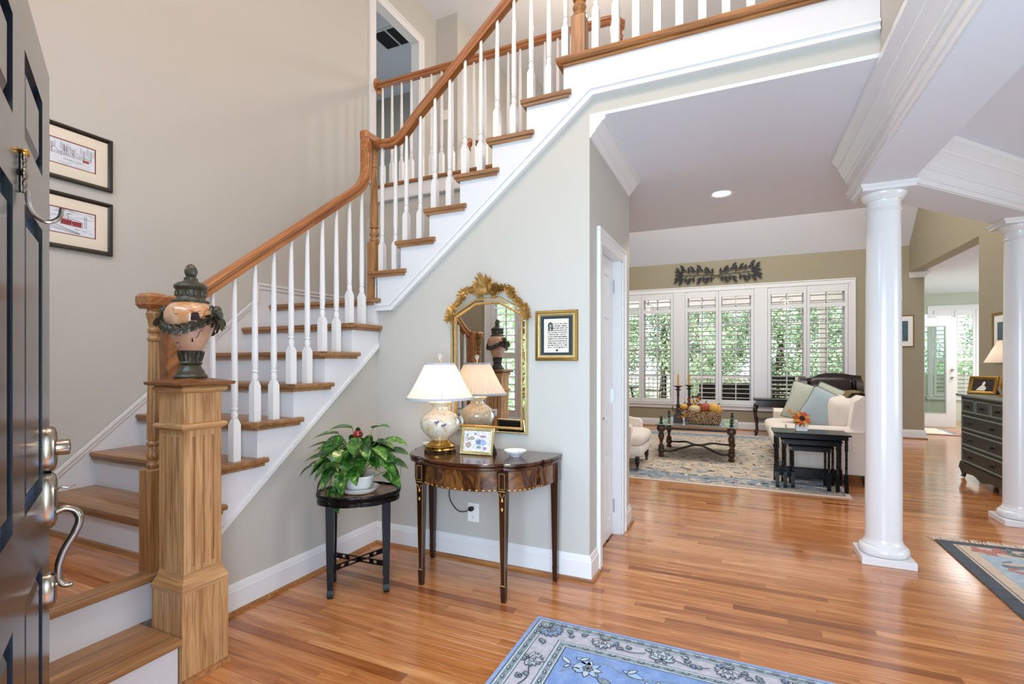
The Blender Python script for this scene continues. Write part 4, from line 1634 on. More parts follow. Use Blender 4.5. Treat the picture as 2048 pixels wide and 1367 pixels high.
t = thing('console_table', 'serpentine mahogany console table under the gilt mirror', 'table', (cx, ybk - .25, 0))
for z0, z1, s, nm in ((.724, ztop, 0, 'top_leaf'), (.703, .721, .003, 'top_leaf')):
    n = len(outline())
    mb = MB()
    loops = [(s + .004, z0), (s, z0 + .004), (s, z1 - .004), (s + .004, z1)]
    vs = []
    for d, z in loops:
        vs += [(x, y, z) for x, y in outline(d)]
    fs = [tuple(range(n)), tuple(range(4 * n - 1, 3 * n - 1, -1))]
    for j in range(3):
        fs += [(j * n + i, j * n + (i + 1) % n, (j + 1) * n + (i + 1) % n, (j + 1) * n + i) for i in range(n)]
    mb.add(vs, fs)
    mb.build(nm, 'mahogany', t)
o_ = outline(.028)
ap = MB().prism(o_, .590, .703, 'z').build('apron', 'crotch', t)
chk = MB()
acc = 0.0
for i in range(4, len(o_) - 5):
    a, b = Vector((*o_[i], .594)), Vector((*o_[i + 1], .594))
    L = (b - a).length
    tv = (b - a).normalized()
    nv = Vector((tv.y, -tv.x, 0))
    k = 0.0
    while acc + .022 < L + 1e-9 or k == 0:
        p = a + tv * acc
        if acc + .012 < L:
            q = p + tv * .012
            o2 = nv * .0015
            vs = [p - nv * .002, q - nv * .002, q + o2, p + o2]
            chk.add([tuple(v) for v in vs] + [tuple(v + Vector((0, 0, .006))) for v in vs], [(0, 1, 2, 3), (4, 5, 6, 7), (0, 1, 5, 4), (1, 2, 6, 5), (2, 3, 7, 6), (3, 0, 4, 7)])
        acc += .022
        k += 1
        if acc + .012 >= L:
            break
    acc = max(0.0, acc - L)
chk.build('inlay_banding', 'inlay', ap)
for (lx, ly, fr) in ((-.262, -.392, 1), (.262, -.392, 1), (-.425, -.03, 0), (.425, -.03, 0)):
    X, Y = cx + lx, ybk + ly
    h1, h2 = .0245, .012
    mb = MB().sqlathe([(h2 * .9, 0), (h2, .004), (h2 + .003, .09), (h2 + .0015, .095), (h1 - .003, .585), (h1, .59), (h1, .703)], (X, Y, 0))
    lg = mb.build('leg', 'mahogany_dark', t)
    if fr:
        il = MB()
        yf = Y - h1 - .0008
        for x0, x1, z0, z1 in ((-.017, -.0155, .607, .69), (.0155, .017, .607, .69), (-.017, .017, .6885, .69), (-.017, .017, .607, .6085), (-.02, .02, .5945, .598)):
            il.box(X + x0, X + x1, yf, yf + .002, z0, z1)
        for sgn in (-1, 1):
            il.tube([(X + sgn * .019, Y - .0225, .58), (X + sgn * .012, Y - .0148, .10)], .0009, 4)
        for zc in (.548, .500):
            il.sphere((X, Y - .0215, zc), .006, 6, 5, sy=.25, sz=1.7)
        il.tube([(X - .014, Y - .0228, .584), (X - .009, Y - .0225, .575), (X, Y - .022, .556), (X + .009, Y - .0225, .575), (X + .014, Y - .0228, .584)], .001, 4)
        il.box(X - .0145, X + .0145, Y - .0149, Y - .0142, .090, .0945)
        il.build('inlay', 'inlay', lg)

# ------------------------------------------------------------------ gilt mirror
mxc = -1.4435
t = thing('wall_mirror', 'gilt mirror with carved leaf crest above the console', 'mirror', (mxc, YB, .836))
MP = [(-1.715, .836), (-1.172, .836), (-1.172, 1.592), (-1.352, 1.69), (-1.535, 1.69), (-1.715, 1.592)]
FM = lambda u, w, h: (u, YB - h, w)
mb = MB()
ring(mb, MP, [(0, .002), (0, .022), (.004, .030), (.010, .032), (.013, .026)], FM)
mb.build('outer_moulding', 'gilt_pale', t)
mb = MB()
ring(mb, MP, [(.013, .026), (.027, .026)], FM)
mb.build('mirror_strip', 'mirror_glass', t, 0)
mb = MB()
ring(mb, MP, [(.027, .026), (.029, .031), (.034, .033), (.040, .028), (.042, .020)], FM)
im = mb.build('inner_moulding', 'gilt', t)
mb = MB()
MI = inset(MP, .0365)
for i in range(6):
    a, b = Vector((*MI[i], 0)), Vector((*MI[(i + 1) % 6], 0))
    k = int((b - a).length / .008)
    for j in range(k):
        p = a + (b - a) * ((j + .5) / k)
        mb.sphere((p.x, YB - .030, p.y), .0034, 5, 4)
mb.build('beading', 'gilt', im)
mb = MB()
mb.add([FM(u, w, .019) for u, w in inset(MP, .041)], [tuple(range(6))])
mb.build('glass', 'mirror_glass', t, 0)
cr = MB()
OUT = (0, -1, 0)


def gleaf(b, d, L, W_):
    cr.leaf((b[0], YB - .022 - random.uniform(0, .012), b[1]), (d[0], -random.uniform(.15, .5), d[1]), OUT, L, W_, -.35, .3, 5, False)
    cr.leaf((b[0], YB - .020 - random.uniform(0, .012), b[1]), (d[0], -random.uniform(0.0, .2), d[1]), OUT, L * .7, W_ * .7, .2, .3, 4, False)


c0 = Vector((mxc, 1.70))
for a in range(-75, 76, 15):         # tall shell plume
    r = math.radians(a)
    L = .14 - .055 * abs(a) / 75
    gleaf((mxc + .012 * math.sin(r), 1.725), (math.sin(r), math.cos(r)), L, .036)
for a in range(-90, 91, 30):
    r = math.radians(a)
    gleaf((mxc + .02 * math.sin(r), 1.715 + .01 * math.cos(r)), (math.sin(r), math.cos(r)), .07, .032)
for s in (-1, 1):
    for k in range(7):
        gleaf((mxc + s * (.045 + .007 * k), 1.71 + .010 * k), (s * .6, .5 - .2 * k), .050, .024)
        gleaf((mxc + s * (.06 + .004 * k), 1.735), (s * (.2 + .1 * k), .9 - .15 * k), .055, .022)
    sc = [(mxc + s * .03, 1.70), (mxc + s * .05, 1.695), (mxc + s * .07, 1.705), (mxc + s * .075, 1.725), (mxc + s * .06, 1.738), (mxc + s * .048, 1.728), (mxc + s * .055, 1.716)]
    cr.tube(spline([(x, YB - .028, z) for x, z in sc], 4), .007, 7)
for i in range(9):
    a = 2 * PI * i / 9
    gleaf((mxc + .010 * math.cos(a), 1.735 + .010 * math.sin(a)), (math.cos(a), math.sin(a)), .030, .018)
cr.build('crest', 'gilt', t)
for s in (-1, 1):                    # side garlands falling to the shoulders
    cr = MB()
    gp = spline([(mxc + s * .07, 1.725), (mxc + s * .125, 1.745), (mxc + s * .165, 1.725), (mxc + s * .195, 1.675), (mxc + s * .235, 1.64), (mxc + s * .265, 1.60), (mxc + s * .277, 1.55)], 6)
    cr.tube([(p.x, YB - .025, p.y) for p in gp], .005, 6)
    for i in range(2, len(gp) - 1, 2):
        tv = (gp[i + 1] - gp[i - 1]).normalized()
        nv = Vector((-tv.y, tv.x, 0))
        L = .044 if 9 < i < 16 or i > 24 else .032
        for k in (-1, 1):
            gleaf((gp[i].x, gp[i].y), (tv.x * .5 + nv.x * k, tv.y * .5 + nv.y * k), L, .021)
        gleaf((gp[i].x, gp[i].y), (tv.x, tv.y), L, .018)
    cr.build('garland', 'gilt', t)

# ------------------------------------------------------------------ framed document beside it
t = thing('framed_document', 'gold framed calligraphy page on a dark mat beside the mirror', 'picture', (-.987, YB, 1.44), world=False)
w, h = .268, .302
mb = MB()
ring(mb, rect(w, h), [(0, 0), (0, .014), (.003, .020), (.014, .022), (.018, .018)], FY)
mb.build('frame', 'gold_frame', t)
mb = MB()
ring(mb, rect(w, h), [(.018, .018), (.022, .020), (.026, .018), (.034, .010)], FY)
mb.build('frame_liner', 'gilt_pale', t)
mb = MB()
ring(mb, rect(w - .066, h - .066), [(0, .009), (.028, .009)], FY)
mb.build('mat_board', 'mat_dark', t)
panel(MB(), w - .112, h - .100, .0105, FY).build('page', 'manuscript', t)
MB().lathe([(.0, 0), (.007, .0), (.007, .0015), (0, .0015)], (0, 0, 0), 14).build('seal', 'rug_ink', t).matrix_local = Matrix.Translation((.005, -.011, -.088)) @ Matrix.Rotation(PI / 2, 4, 'X')
mb = MB().tube(spline([(-.045, -.0115, .03), (-.047, -.0115, .06), (-.036, -.0115, .078), (-.026, -.0115, .06), (-.027, -.0115, .028)], 5), .004, 6)
mb.tube([(-.046, -.0115, .048), (-.027, -.0115, .046)], .003, 5)
mb.build('initial_letter', 'mat_dark', t)

# ------------------------------------------------------------------ table lamp
lx, ly = -1.648, 2.575
t = thing('table_lamp', 'lit table lamp with pleated shade and crackled vase base on the console', 'lamp', (lx, ly, ztop))
mb = MB()
mb.lathe([(.098, .012), (.100, .016), (.098, .024), (.09, .026)], (lx, ly, ztop), 28, lobes=6, amp=.05)
mb.lathe([(.082, .026), (.092, .028), (.094, .034), (.088, .040), (.074, .044), (.070, .052), (.060, .058), (.056, .066), (.05, .070)], (lx, ly, ztop), 28, lobes=6, amp=.05)
bs = mb.build('base', 'brass', t)
for i in range(6):
    a = 2 * PI * i / 6 + .4
    b = Vector((lx + .080 * math.cos(a), ly + .080 * math.sin(a), ztop))
    d = Vector((math.cos(a), math.sin(a), 0))
    MB().tube(spline([tuple(b + Vector((0, 0, .03)) - d * .01), tuple(b + Vector((0, 0, .018)) + d * .012), tuple(b + Vector((0, 0, .007)) + d * .004), tuple(b + Vector((0, 0, .007)) + d * .016)], 4), .006, 7).build('foot', 'bronze_black', bs)
mb = MB().lathe([(.045, .066), (.056, .074), (.060, .080), (.075, .090), (.098, .110), (.115, .138), (.122, .165), (.118, .192), (.102, .216), (.078, .234), (.056, .246), (.047, .256), (.046, .268), (.052, .278), (.066, .290), (.070, .296), (.060, .304), (.02, .308)], (lx, ly, ztop), 36)
vs = mb.build('vase', 'vase_glaze', t)
ad = math.atan2(-ly, -lx)
for (da, dz, r) in ((-.22, .186, .013), (-.10, .190, .012), (-.15, .180, .012), (.10, .168, .013), (.24, .172, .013), (.17, .164, .011)):
    rv = .121 - .004 * abs(dz - .168) / .02
    MB().sphere((lx + rv * math.cos(ad + da), ly + rv * math.sin(ad + da), ztop + dz), r, 8, 6, sx=.6, sy=.6, sz=.55).build('blossom', 'blossom_violet', vs)
mb = MB()
for i in range(6):
    a = math.radians(-32) + i * .12
    mb.leaf((lx + .118 * math.cos(.25), ly + .118 * math.sin(.25) - .02, ztop + .20), (math.cos(a), math.sin(a), .5 - .2 * i), (0, 0, 1), .05, .035, .2, .2, 4, False)
mb.build('applied_flower', 'shell_white', vs)
MB().tube([(lx, ly, ztop + .30), (lx, ly, ztop + .545)], .005, 8).build('stem', 'brass', t)
seg = 84
mb = MB()
n = 9
vsx, fsx = [], []
for j in range(n + 1):
    u = j / n
    r0 = .203 + (.088 - .203) * (u ** .86)
    z = ztop + .318 + (.532 - .318) * u
    for i in range(seg):
        a = 2 * PI * i / seg
        r = r0 * (1.0 + (.016 if i % 2 else -.016))
        vsx.append((lx + r * math.cos(a), ly + r * math.sin(a), z))
for j in range(n):
    fsx += [(j * seg + i, j * seg + (i + 1) % seg, (j + 1) * seg + (i + 1) % seg, (j + 1) * seg + i) for i in range(seg)]
mb.add(vsx, fsx)
sh = mb.build('lamp_shade', 'shade_cloth', t, 0)
tr_ = MB()
tr_.lathe([(.203, .314), (.207, .314), (.207, .327), (.201, .328)], (lx, ly, ztop), 60, cap=False)
tr_.lathe([(.092, .522), (.0935, .522), (.0915, .535), (.088, .535)], (lx, ly, ztop), 48, cap=False)
tr_.tube([(lx + .2045 * math.cos(-.95), ly + .2045 * math.sin(-.95), ztop + .318), (lx + .138 * math.cos(-.95), ly + .138 * math.sin(-.95), ztop + .43), (lx + .091 * math.cos(-.95), ly + .091 * math.sin(-.95), ztop + .53)], .0016, 5)
tr_.build('shade_trim', 'shade_trim', sh)
MB().lathe([(.006, .545), (.010, .550), (.006, .556), (.012, .566), (.014, .576), (.010, .588), (.0, .591)], (lx, ly, ztop), 14).build('finial', 'finial_glass', t)
MB().sphere((lx, ly, ztop + .42), .028, 12, 8, sz=1.3).build('light_bulb', 'bulb', t)
light('table_lamp_bulb', 'POINT', (lx, ly, ztop + .385), 4.2, (1, .76, .50), size=.035)

# ------------------------------------------------------------------ easel picture, bowl, shell, cord
t = thing('easel_picture', 'small gilt easel frame with a floral needlework print on the console', 'picture frame', (-1.385, 2.545, ztop), math.radians(4), world=False)
R_ = Matrix.Rotation(math.radians(-13), 4, 'X')
w, h = .205, .158
FE = lambda u, v, d: tuple(R_ @ Vector((u, -d, v + h / 2)))
mb = MB()
ring(mb, rect(w, h), [(0, -.006), (0, .006), (.004, .010), (.010, .008), (.014, .010), (.020, .004)], FE)
mb.build('frame', 'gilt_pale', t)
panel(MB(), w - .036, h - .036, .0035, FE).build('print', 'stitched_print', t)
for nm, x0, x1, z0, z1, m in (('print_detail', -.012, .07, -.026, .014, 'stitch_blue'), ('print_detail', -.014, .03, -.022, .016, 'stitch_blue'), ('print_detail', -.072, -.028, -.046, -.004, 'stitch_fawn'), ('print_detail', -.05, -.012, .002, .030, 'stitch_fawn'), ('print_detail', -.074, -.042, .012, .020, 'stitch_fawn'), ('print_detail', -.068, -.040, .004, .011, 'stitch_pink'), ('print_detail', -.022, -.004, .034, .05, 'stitch_pink'), ('print_detail', .0, .035, -.045, -.026, 'stitch_green'), ('print_detail', .04, .066, -.048, -.03, 'stitch_pink'), ('print_detail', .015, .06, .02, .036, 'stitch_pink'), ('print_detail', -.07, -.055, .02, .045, 'stitch_green')):
    p = [((x0 + x1) / 2 + (x1 - x0) / 2 * a * random.uniform(.75, 1), (z0 + z1) / 2 + (z1 - z0) / 2 * b * random.uniform(.75, 1)) for a, b in arc(0, 0, 1, 0, 330, 11)]
    mb = MB()
    mb.add([FE(u, v, .0042) for u, v in p], [tuple(range(len(p)))])
    mb.build(nm, m, t, 0)
mb = MB()
mb.add([FE(u, v, -.007) for u, v in rect(w - .02, h - .02)] + [FE(u, v, -.005) for u, v in rect(w - .02, h - .02)], [(0, 1, 2, 3), (4, 5, 6, 7), (0, 1, 5, 4), (1, 2, 6, 5), (2, 3, 7, 6), (3, 0, 4, 7)])
mb.add([tuple(R_ @ Vector((.045, .006, .10))), tuple(R_ @ Vector((.085, .006, .10))), (.10, .085, .001), (.05, .085, .001)], [(0, 1, 2, 3)])
mb.add([(.098, .012, .001), (.098, .085, .001), tuple(R_ @ Vector((.097, .006, .085)))], [(0, 1, 2)])
mb.build('easel_back', 'easel_black', t)
t = tag(MB().lathe([(.0, .003), (.028, .0), (.031, .004), (.034, .008), (.052, .020), (.066, .032), (.0675, .035), (.064, .034), (.05, .023), (.032, .011), (0, .009)], (-1.158, 2.60, ztop), 36, lobes=12, amp=.025).build('painted_bowl', 'bowl_paint'),
        'small blue and white painted bowl on the console', 'bowl')
t = tag(MB().sphere((-1.822, 2.695, ztop + .013), .030, 14, 8, sx=1.15, sy=.8, sz=.45).sphere((-1.80, 2.688, ztop + .016), .016, 10, 6, sz=.6).sphere((-1.842, 2.70, ztop + .014), .018, 10, 6, sz=.6).build('sea_shell', 'shell_white'),
        'small white shell beside the lamp foot on the console', 'shell')
t = thing('power_cord', 'black cord looping from the console to the outlet', 'cord', (-1.58, YB - .03, .3))
MB().tube(spline([(-1.648, 2.70, .59), (-1.66, 2.77, .55), (-1.70, 2.80, .49), (-1.725, 2.805, .43), (-1.715, 2.805, .37), (-1.66, 2.80, .317), (-1.60, 2.79, .318), (-1.572, 2.785, .333)], 6), .0032, 6).build('cord', 'cord_black', t)
MB().box(-1.575, -1.545, YB - .045, YB - .009, .324, .350, .006).build('plug', 'cord_black', t)

# ------------------------------------------------------------------ plant table in the corner
tx, ty, trz = -1.970, 2.228, math.radians(40)
ZP = .548
t = thing('plant_table', 'small black table with scalloped tray top in the corner', 'table', (tx, ty, 0), trz, world=False)


def scallop(k, n=96):
    out = []
    for i in range(n):
        a = 2 * PI * i / n
        sc = 1 + .05 * abs(math.sin(4 * a)) ** .6
        out.append((k * .225 * math.cos(a) * sc, k * .178 * math.sin(a) * sc))
    return out


mb = MB()
loops = [(.93, ZP - .052), (.97, ZP - .05), (.975, ZP - .030), (.955, ZP - .026), (.985, ZP - .016), (1.0, ZP - .006), (1.0, ZP + .002), (.985, ZP + .006), (.965, ZP + .003), (.93, ZP - .004), (.90, ZP - .006)]
n = 96
vs, fs = [], []
for k, z in loops:
    vs += [(x, y, z) for x, y in scallop(k, n)]
for j in range(len(loops) - 1):
    fs += [(j * n + i, j * n + (i + 1) % n, (j + 1) * n + (i + 1) % n, (j + 1) * n + i) for i in range(n)]
fs.append(tuple(range(n)))
mb.add(vs, fs)
mb.build('rim', 'black_lacquer', t)
mb = MB()
mb.add([(x, y, ZP - .0055) for x, y in scallop(.91, n)], [tuple(range(n))])
mb.build('tray', 'tray_brown', t)
for sx, sy in ((-1, -1), (1, -1), (1, 1), (-1, 1)):
    MB().sqlathe([(.010, 0), (.0165, .008), (.0175, .035), (.0145, .042), (.0150, .05), (.0205, .30), (.0225, ZP - .045)], (sx * .148, sy * .112, 0)).build('leg', 'black_lacquer', t)
for s in (-1, 1):
    a, b = Vector((-.14, -s * .105, .155)), Vector((.14, s * .105, .155))
    d = (b - a).normalized()
    nn = Vector((-d.y, d.x, 0)) * .005
    L = (b - a).length
    mb = MB()
    for z0, z1 in ((-.014, -.009), (.009, .014)):
        c = [a - nn, b - nn, b + nn, a + nn]
        mb.add([tuple(p + Vector((0, 0, z0))) for p in c] + [tuple(p + Vector((0, 0, z1))) for p in c], [(0, 1, 2, 3), (4, 5, 6, 7), (0, 1, 5, 4), (1, 2, 6, 5), (2, 3, 7, 6), (3, 0, 4, 7)])
    k = 0
    for u in (.06, .10, .14, .24, .28, .5, .72, .76, .86, .90, .94):
        p = a + d * (L * u)
        e = d * (.004 if u not in (.5,) else .02)
        c = [p - e - nn, p + e - nn, p + e + nn, p - e + nn]
        mb.add([tuple(v + Vector((0, 0, -.010))) for v in c] + [tuple(v + Vector((0, 0, .010))) for v in c], [(0, 1, 2, 3), (4, 5, 6, 7), (0, 1, 5, 4), (1, 2, 6, 5), (2, 3, 7, 6), (3, 0, 4, 7)])
    mb.build('fretwork_stretcher', 'black_lacquer', t, 0)

# ------------------------------------------------------------------ pothos in a white pot
zp0 = ZP - .005
pc = Vector((tx + .005, ty - .005, zp0))
t = thing('pothos_plant', 'trailing green pothos in a white pot on the black table', 'potted plant', tuple(pc))
MB().lathe([(.06, 0), (.088, .004), (.106, .022), (.110, .03), (.107, .031), (.100, .024), (.084, .010), (.0, .008)], tuple(pc), 36).build('saucer', 'terracotta_white', t)
pot = MB().lathe([(.058, .009), (.064, .015), (.075, .05), (.083, .085), (.088, .088), (.088, .098), (.083, .099), (.078, .088), (.0, .085)], tuple(pc), 32).build('pot', 'terracotta_white', t)
rg = random.Random(21)
stems = MB()
camdir = Vector((0.75, -0.66, 0))
side = Vector((.911, .413, 0))


def pleaf(b, d, L, Wd, bend=.35):
    mb = MB()
    mb.leaf(tuple(b), tuple(d), (d.x * -.2 + rg.uniform(-.4, .4), d.y * -.2 + rg.uniform(-.4, .4), 1), L, Wd, bend, .16, 6, True)
    mb.build('leaf', 'pothos_leaf', t)


root = pc + Vector((0, 0, .075))
spec = []
for i in range(64):                     # the leafy head
    az = rg.uniform(0, 2 * PI)
    el = rg.uniform(-.05, 1.2)
    rr = rg.uniform(.09, .175)
    off = Vector((math.cos(az) * math.cos(el) * 1.1, math.sin(az) * math.cos(el) * 1.1, math.sin(el) * .95)) * rr
    b = pc + Vector((0, 0, .165)) + off
    spec.append((b, Vector((math.cos(az), math.sin(az), rg.uniform(-.75, .25))), rg.uniform(.095, .15)))
for (u, v, z, du, dz, L) in ((-.15, .0, .24, -1, .25, .13), (-.17, 0, .17, -1, .1, .13), (-.12, 0, .30, -1, .1, .14), (.13, 0, .25, .9, .35, .15), (.15, 0, .20, 1, .1, .15), (.15, -.02, .14, .9, .0, .14), (-.04, 0, .33, -.8, .2, .12), (.08, 0, .33, .6, .4, .11), (.13, -.06, .08, .9, -.3, .12),
                             (-.27, -.02, .12, -1, -.35, .085), (-.10, -.09, .06, -.5, -.8, .10), (-.20, -.06, .07, -.8, -.7, .10), (-.205, -.10, .005, .1, -1, .085), (-.12, -.13, .03, .1, -1, .085), (-.19, -.13, -.035, .75, -.5, .10), (-.165, -.12, .02, -.2, -.9, .06)):
    b = pc + side * u + camdir * (-v) + Vector((0, 0, z + .03))
    spec.append((b, side * du + camdir * .35 + Vector((0, 0, dz)), L))
for b, d, L in spec:
    d = d.normalized()
    pleaf(b, d, L, L * rg.uniform(.66, .85), rg.uniform(.15, .45))
    m1 = root + (b - root) * .45 + Vector((0, 0, .05))
    stems.tube(spline([tuple(root + (b - root) * .1), tuple(m1), tuple(b)], 4), .0022, 5)
stems.tube(spline([tuple(root + side * -.05), tuple(pc + side * -.13 + Vector((0, 0, .17))), tuple(pc + side * -.17 + camdir * .06 + Vector((0, 0, .06))), tuple(pc + side * -.18 + camdir * .11 + Vector((0, 0, 0.01)))], 6), .003, 6)
stems.tube(spline([tuple(root + side * .06), tuple(pc + side * .15 + camdir * .08 + Vector((0, 0, .13))), tuple(pc + side * .17 + camdir * .09 + Vector((0, 0, .07))), tuple(pc + side * .22 + camdir * .06 + Vector((0, 0, .09))), tuple(pc + side * .23 + camdir * .04 + Vector((0, 0, .16)))], 6), .0028, 6)
stems.build('stems', 'vine_green', t)
# ladybird ornament on a pick
lb = pc + Vector((0, 0, .335)) + camdir * .06 + side * -.015
t = thing('ladybug_pick', 'red ladybug ornament on a stake among the pothos leaves', 'ornament', tuple(pc + Vector((0, 0, .12))))
b = MB().sphere(tuple(lb), .028, 14, 9, sz=.85).build('body', 'ladybug_red', t)
for dx, dz in ((-.012, .006), (.010, .010), (.0, -.010), (.016, -.006)):
    p = lb + side * dx + camdir * .024 + Vector((0, 0, dz))
    MB().sphere(tuple(p), .0055, 8, 5).build('spot', 'black_lacquer', b)
MB().sphere(tuple(lb + Vector((0, 0, .024))), .014, 10, 7).build('head', 'black_lacquer', t)
for s in (-1, 1):
    MB().tube(spline([tuple(lb + Vector((0, 0, .036))), tuple(lb + side * (s * .010) + Vector((0, 0, .052))), tuple(lb + side * (s * .022) + Vector((0, 0, .055))), tuple(lb + side * (s * .020) + Vector((0, 0, .047)))], 4), .0013, 5).build('antenna', 'antenna', t)
MB().tube([tuple(pc + Vector((0, 0, .085)) + side * -.015), tuple(lb)], .002, 5).build('stake', 'vine_green', t)
# ------------------------------------------------------------------ blue floral rug in the hall
def rug_layers(t, x0, x1, y0, y1, bands, z=.010):
    """concentric woven bands: (inset, part name, material)"""
    for i, (d, nm, m) in enumerate(bands):
        MB().box(x0 + d, x1 - d, y0 + d, y1 - d, .001 if i == 0 else z - .003, z + .0006 * i, .002 if i == 0 else 0).build(nm, m, t, 0)


def petal(mb, x, y, a, L, W_, z, n=7):
    """flat pointed petal; a in radians"""
    ca, sa = math.cos(a), math.sin(a)
    pts = []
    for i in range(n):
        u = i / (n - 1)
        pts.append((L * u, W_ / 2 * math.sin(PI * u) ** .8))
    pts += [(p, -q) for p, q in pts[-2:0:-1]]
    mb.add([(x + p * ca - q * sa, y + p * sa + q * ca, z) for p, q in pts], [tuple(range(len(pts)))])


def outlined(mb, x, y, a, L, W_, z, k, ink=0):
    mb.k = ink
    petal(mb, x, y, a, L, W_, z)
    mb.k = k
    e = .0045
    petal(mb, x + e * 1.2 * math.cos(a), y + e * 1.2 * math.sin(a), a, L - 2.4 * e, W_ - 1.7 * e, z + .0004)


def vine(mb, pts, z, w=.005, k=0):
    mb.k = k
    P = spline([(x, y, z) for x, y in pts], 6)
    vs, fs = [], []
    for i, p in enumerate(P):
        tv = (P[min(i + 1, len(P) - 1)] - P[max(i - 1, 0)]).normalized()
        nv = Vector((-tv.y, tv.x, 0)) * w * .5
        vs += [tuple(p - nv), tuple(p + nv)]
    fs = [(2 * i, 2 * i + 1, 2 * i + 3, 2 * i + 2) for i in range(len(P) - 1)]
    mb.add(vs, fs)


RUGM = ['rug_ink', 'rug_grey', 'rug_pale', 'rug_mid_blue', 'rug_sky', 'rug_ivory']
x0, x1, y0, y1 = -.910, .915, .42, 2.322
t = thing('hall_rug', 'blue tufted rug with grey floral border in front of the stairs', 'rug', (0, 1.37, 0))
rug_layers(t, x0, x1, y0, y1, [(0, 'edge_band', 'rug_edge_blue'), (.020, 'ink_line', 'rug_ink'), (.025, 'pale_line', 'rug_pale'), (.035, 'guard_band', 'rug_grey'), (.060, 'pale_line', 'rug_pale'), (.068, 'ink_line', 'rug_ink'), (.072, 'ivory_border', 'rug_ivory'),
                                (.168, 'ink_line', 'rug_ink'), (.172, 'pale_line', 'rug_pale'), (.182, 'guard_band', 'rug_grey'), (.207, 'pale_line', 'rug_pale'), (.214, 'ink_line', 'rug_ink'), (.219, 'blue_field', 'rug_field_blue')])
zr = .0184
mb = MB()


def palmette(x, y, a, s, k1=1, k2=2):
    for i in range(-4, 5):
        outlined(mb, x, y, a + i * .36, s * (.072 - .004 * abs(i)), s * .026, zr + .0002 * (4 - abs(i)), k1 if i % 2 else k2)
    for i in range(-1, 2):
        outlined(mb, x, y, a + i * .55, s * .036, s * .02, zr + .0014, k2 if i else 1)
    for i in (-1, 1):
        outlined(mb, x - s * .004 * math.cos(a), y - s * .004 * math.sin(a), a + PI + i * .8, s * .036, s * .016, zr + .0006, 1)


def bud(x, y, a, k=3):
    outlined(mb, x, y, a, .034, .020, zr, k)
    outlined(mb, x, y, a + .7, .022, .012, zr + .0003, 1)
    outlined(mb, x, y, a - .7, .022, .012, zr + .0003, 1)


bm = .120
edges = [((x0 + bm, y1 - bm), (1, 0), -PI / 2), ((x0 + bm, y1 - bm), (0, -1), 0.0), ((x1 - bm, y1 - bm), (0, -1), PI)]
for (sx, sy), (dx, dy), fa in edges:
    L = (x1 - x0 - 2 * bm) if dx else (y1 - y0 - bm)
    i = 0
    u = .24
    while u < L - .1:
        x, y = sx + dx * u, sy + dy * u
        palmette(x - .02 * math.cos(fa + (PI if i % 2 else 0)), y - .02 * math.sin(fa + (PI if i % 2 else 0)), fa + (PI if i % 2 else 0), 1.0, 1, 2 if i % 2 else 5)
        mx_, my_ = sx + dx * (u + .12), sy + dy * (u + .12)
        bud(mx_, my_, fa + (.5 if i % 2 else PI + .5), 3 if i % 2 else 1)
        bud(mx_ - dx * .03, my_ - dy * .03, fa + PI * (i % 2) - .9, 1)
        vine(mb, [(x + dx * .05, y + dy * .05), (mx_ + .02 * math.cos(fa), my_ + .02 * math.sin(fa)), (x + dx * .19, y + dy * .19)], zr - .0002)
        u += .258
        i += 1
palmette(x0 + bm - .02, y1 - bm + .02, -PI * .25, 1.15, 3, 1)
rf = random.Random(12)
for i in range(70):            # scattered sprigs in the ivory border and the field
    if i < 34:
        u = rf.uniform(.05, 1.5)
        q_ = rf.uniform(-.035, .035)
        X_, Y_ = (x0 + bm + u, y1 - bm + q_) if i % 3 else (x0 + bm + q_, y1 - bm - u)
        bud(X_, Y_, rf.uniform(0, 6.3), rf.choice((1, 3, 1, 2)))
    else:
        X_, Y_ = x0 + rf.uniform(.27, 1.6), y1 - rf.uniform(.27, .75)
        outlined(mb, X_, Y_, rf.uniform(0, 6.3), rf.uniform(.05, .09), rf.uniform(.022, .04), zr - .0001, rf.choice((4, 4, 2, 1, 5)))
        outlined(mb, X_, Y_, rf.uniform(0, 6.3), .04, .02, zr + .0003, rf.choice((4, 2, 1)))
k = 0
for d in (.0475, .1945):                       # dashes in the two guard bands
    X0, X1, Y0, Y1 = x0 + d, x1 - d, y0 + d, y1 - d
    u = .03
    while u < (X1 - X0):
        outlined(mb, X0 + u, Y1, 0, .034, .014, zr, 2 if k % 2 else 5)
        u += .060
        k += 1
    u = .03
    while u < (Y1 - Y0):
        for xx in (X0, X1):
            outlined(mb, xx, Y1 - u, -PI / 2, .034, .014, zr, 2 if k % 2 else 5)
        u += .060
        k += 1
fx0, fy1 = x0 + .23, y1 - .23                  # field: pale rosettes, leaves and vines
for (px_, py_, s) in ((.12, -.10, 1.0), (.40, -.14, 1.2), (.72, -.09, 1.0), (1.02, -.15, 1.2), (.22, -.36, 1.2), (.62, -.40, 1.4), (1.0, -.42, 1.2)):
    for i in range(8):
        outlined(mb, fx0 + px_, fy1 + py_, i * PI / 4, .062 * s, .03 * s, zr, 4 if i % 2 else 2)
    for i in range(6):
        outlined(mb, fx0 + px_, fy1 + py_, i * PI / 3, .026 * s, .018 * s, zr + .0008, 1)
for (px_, py_, a, L) in ((.05, -.04, -.4, .09), (.25, -.05, -.3, .10), (.55, -.06, .2, .10), (.86, -.05, -.2, .09), (1.2, -.06, .1, .1), (.30, -.24, .9, .10), (.52, -.26, 2.2, .09), (.85, -.26, .5, .1)):
    outlined(mb, fx0 + px_, fy1 + py_, a, L, .04, zr, 4)
    outlined(mb, fx0 + px_ + .02, fy1 + py_ - .02, a + 1.1, L * .6, .024, zr + .0004, 2)
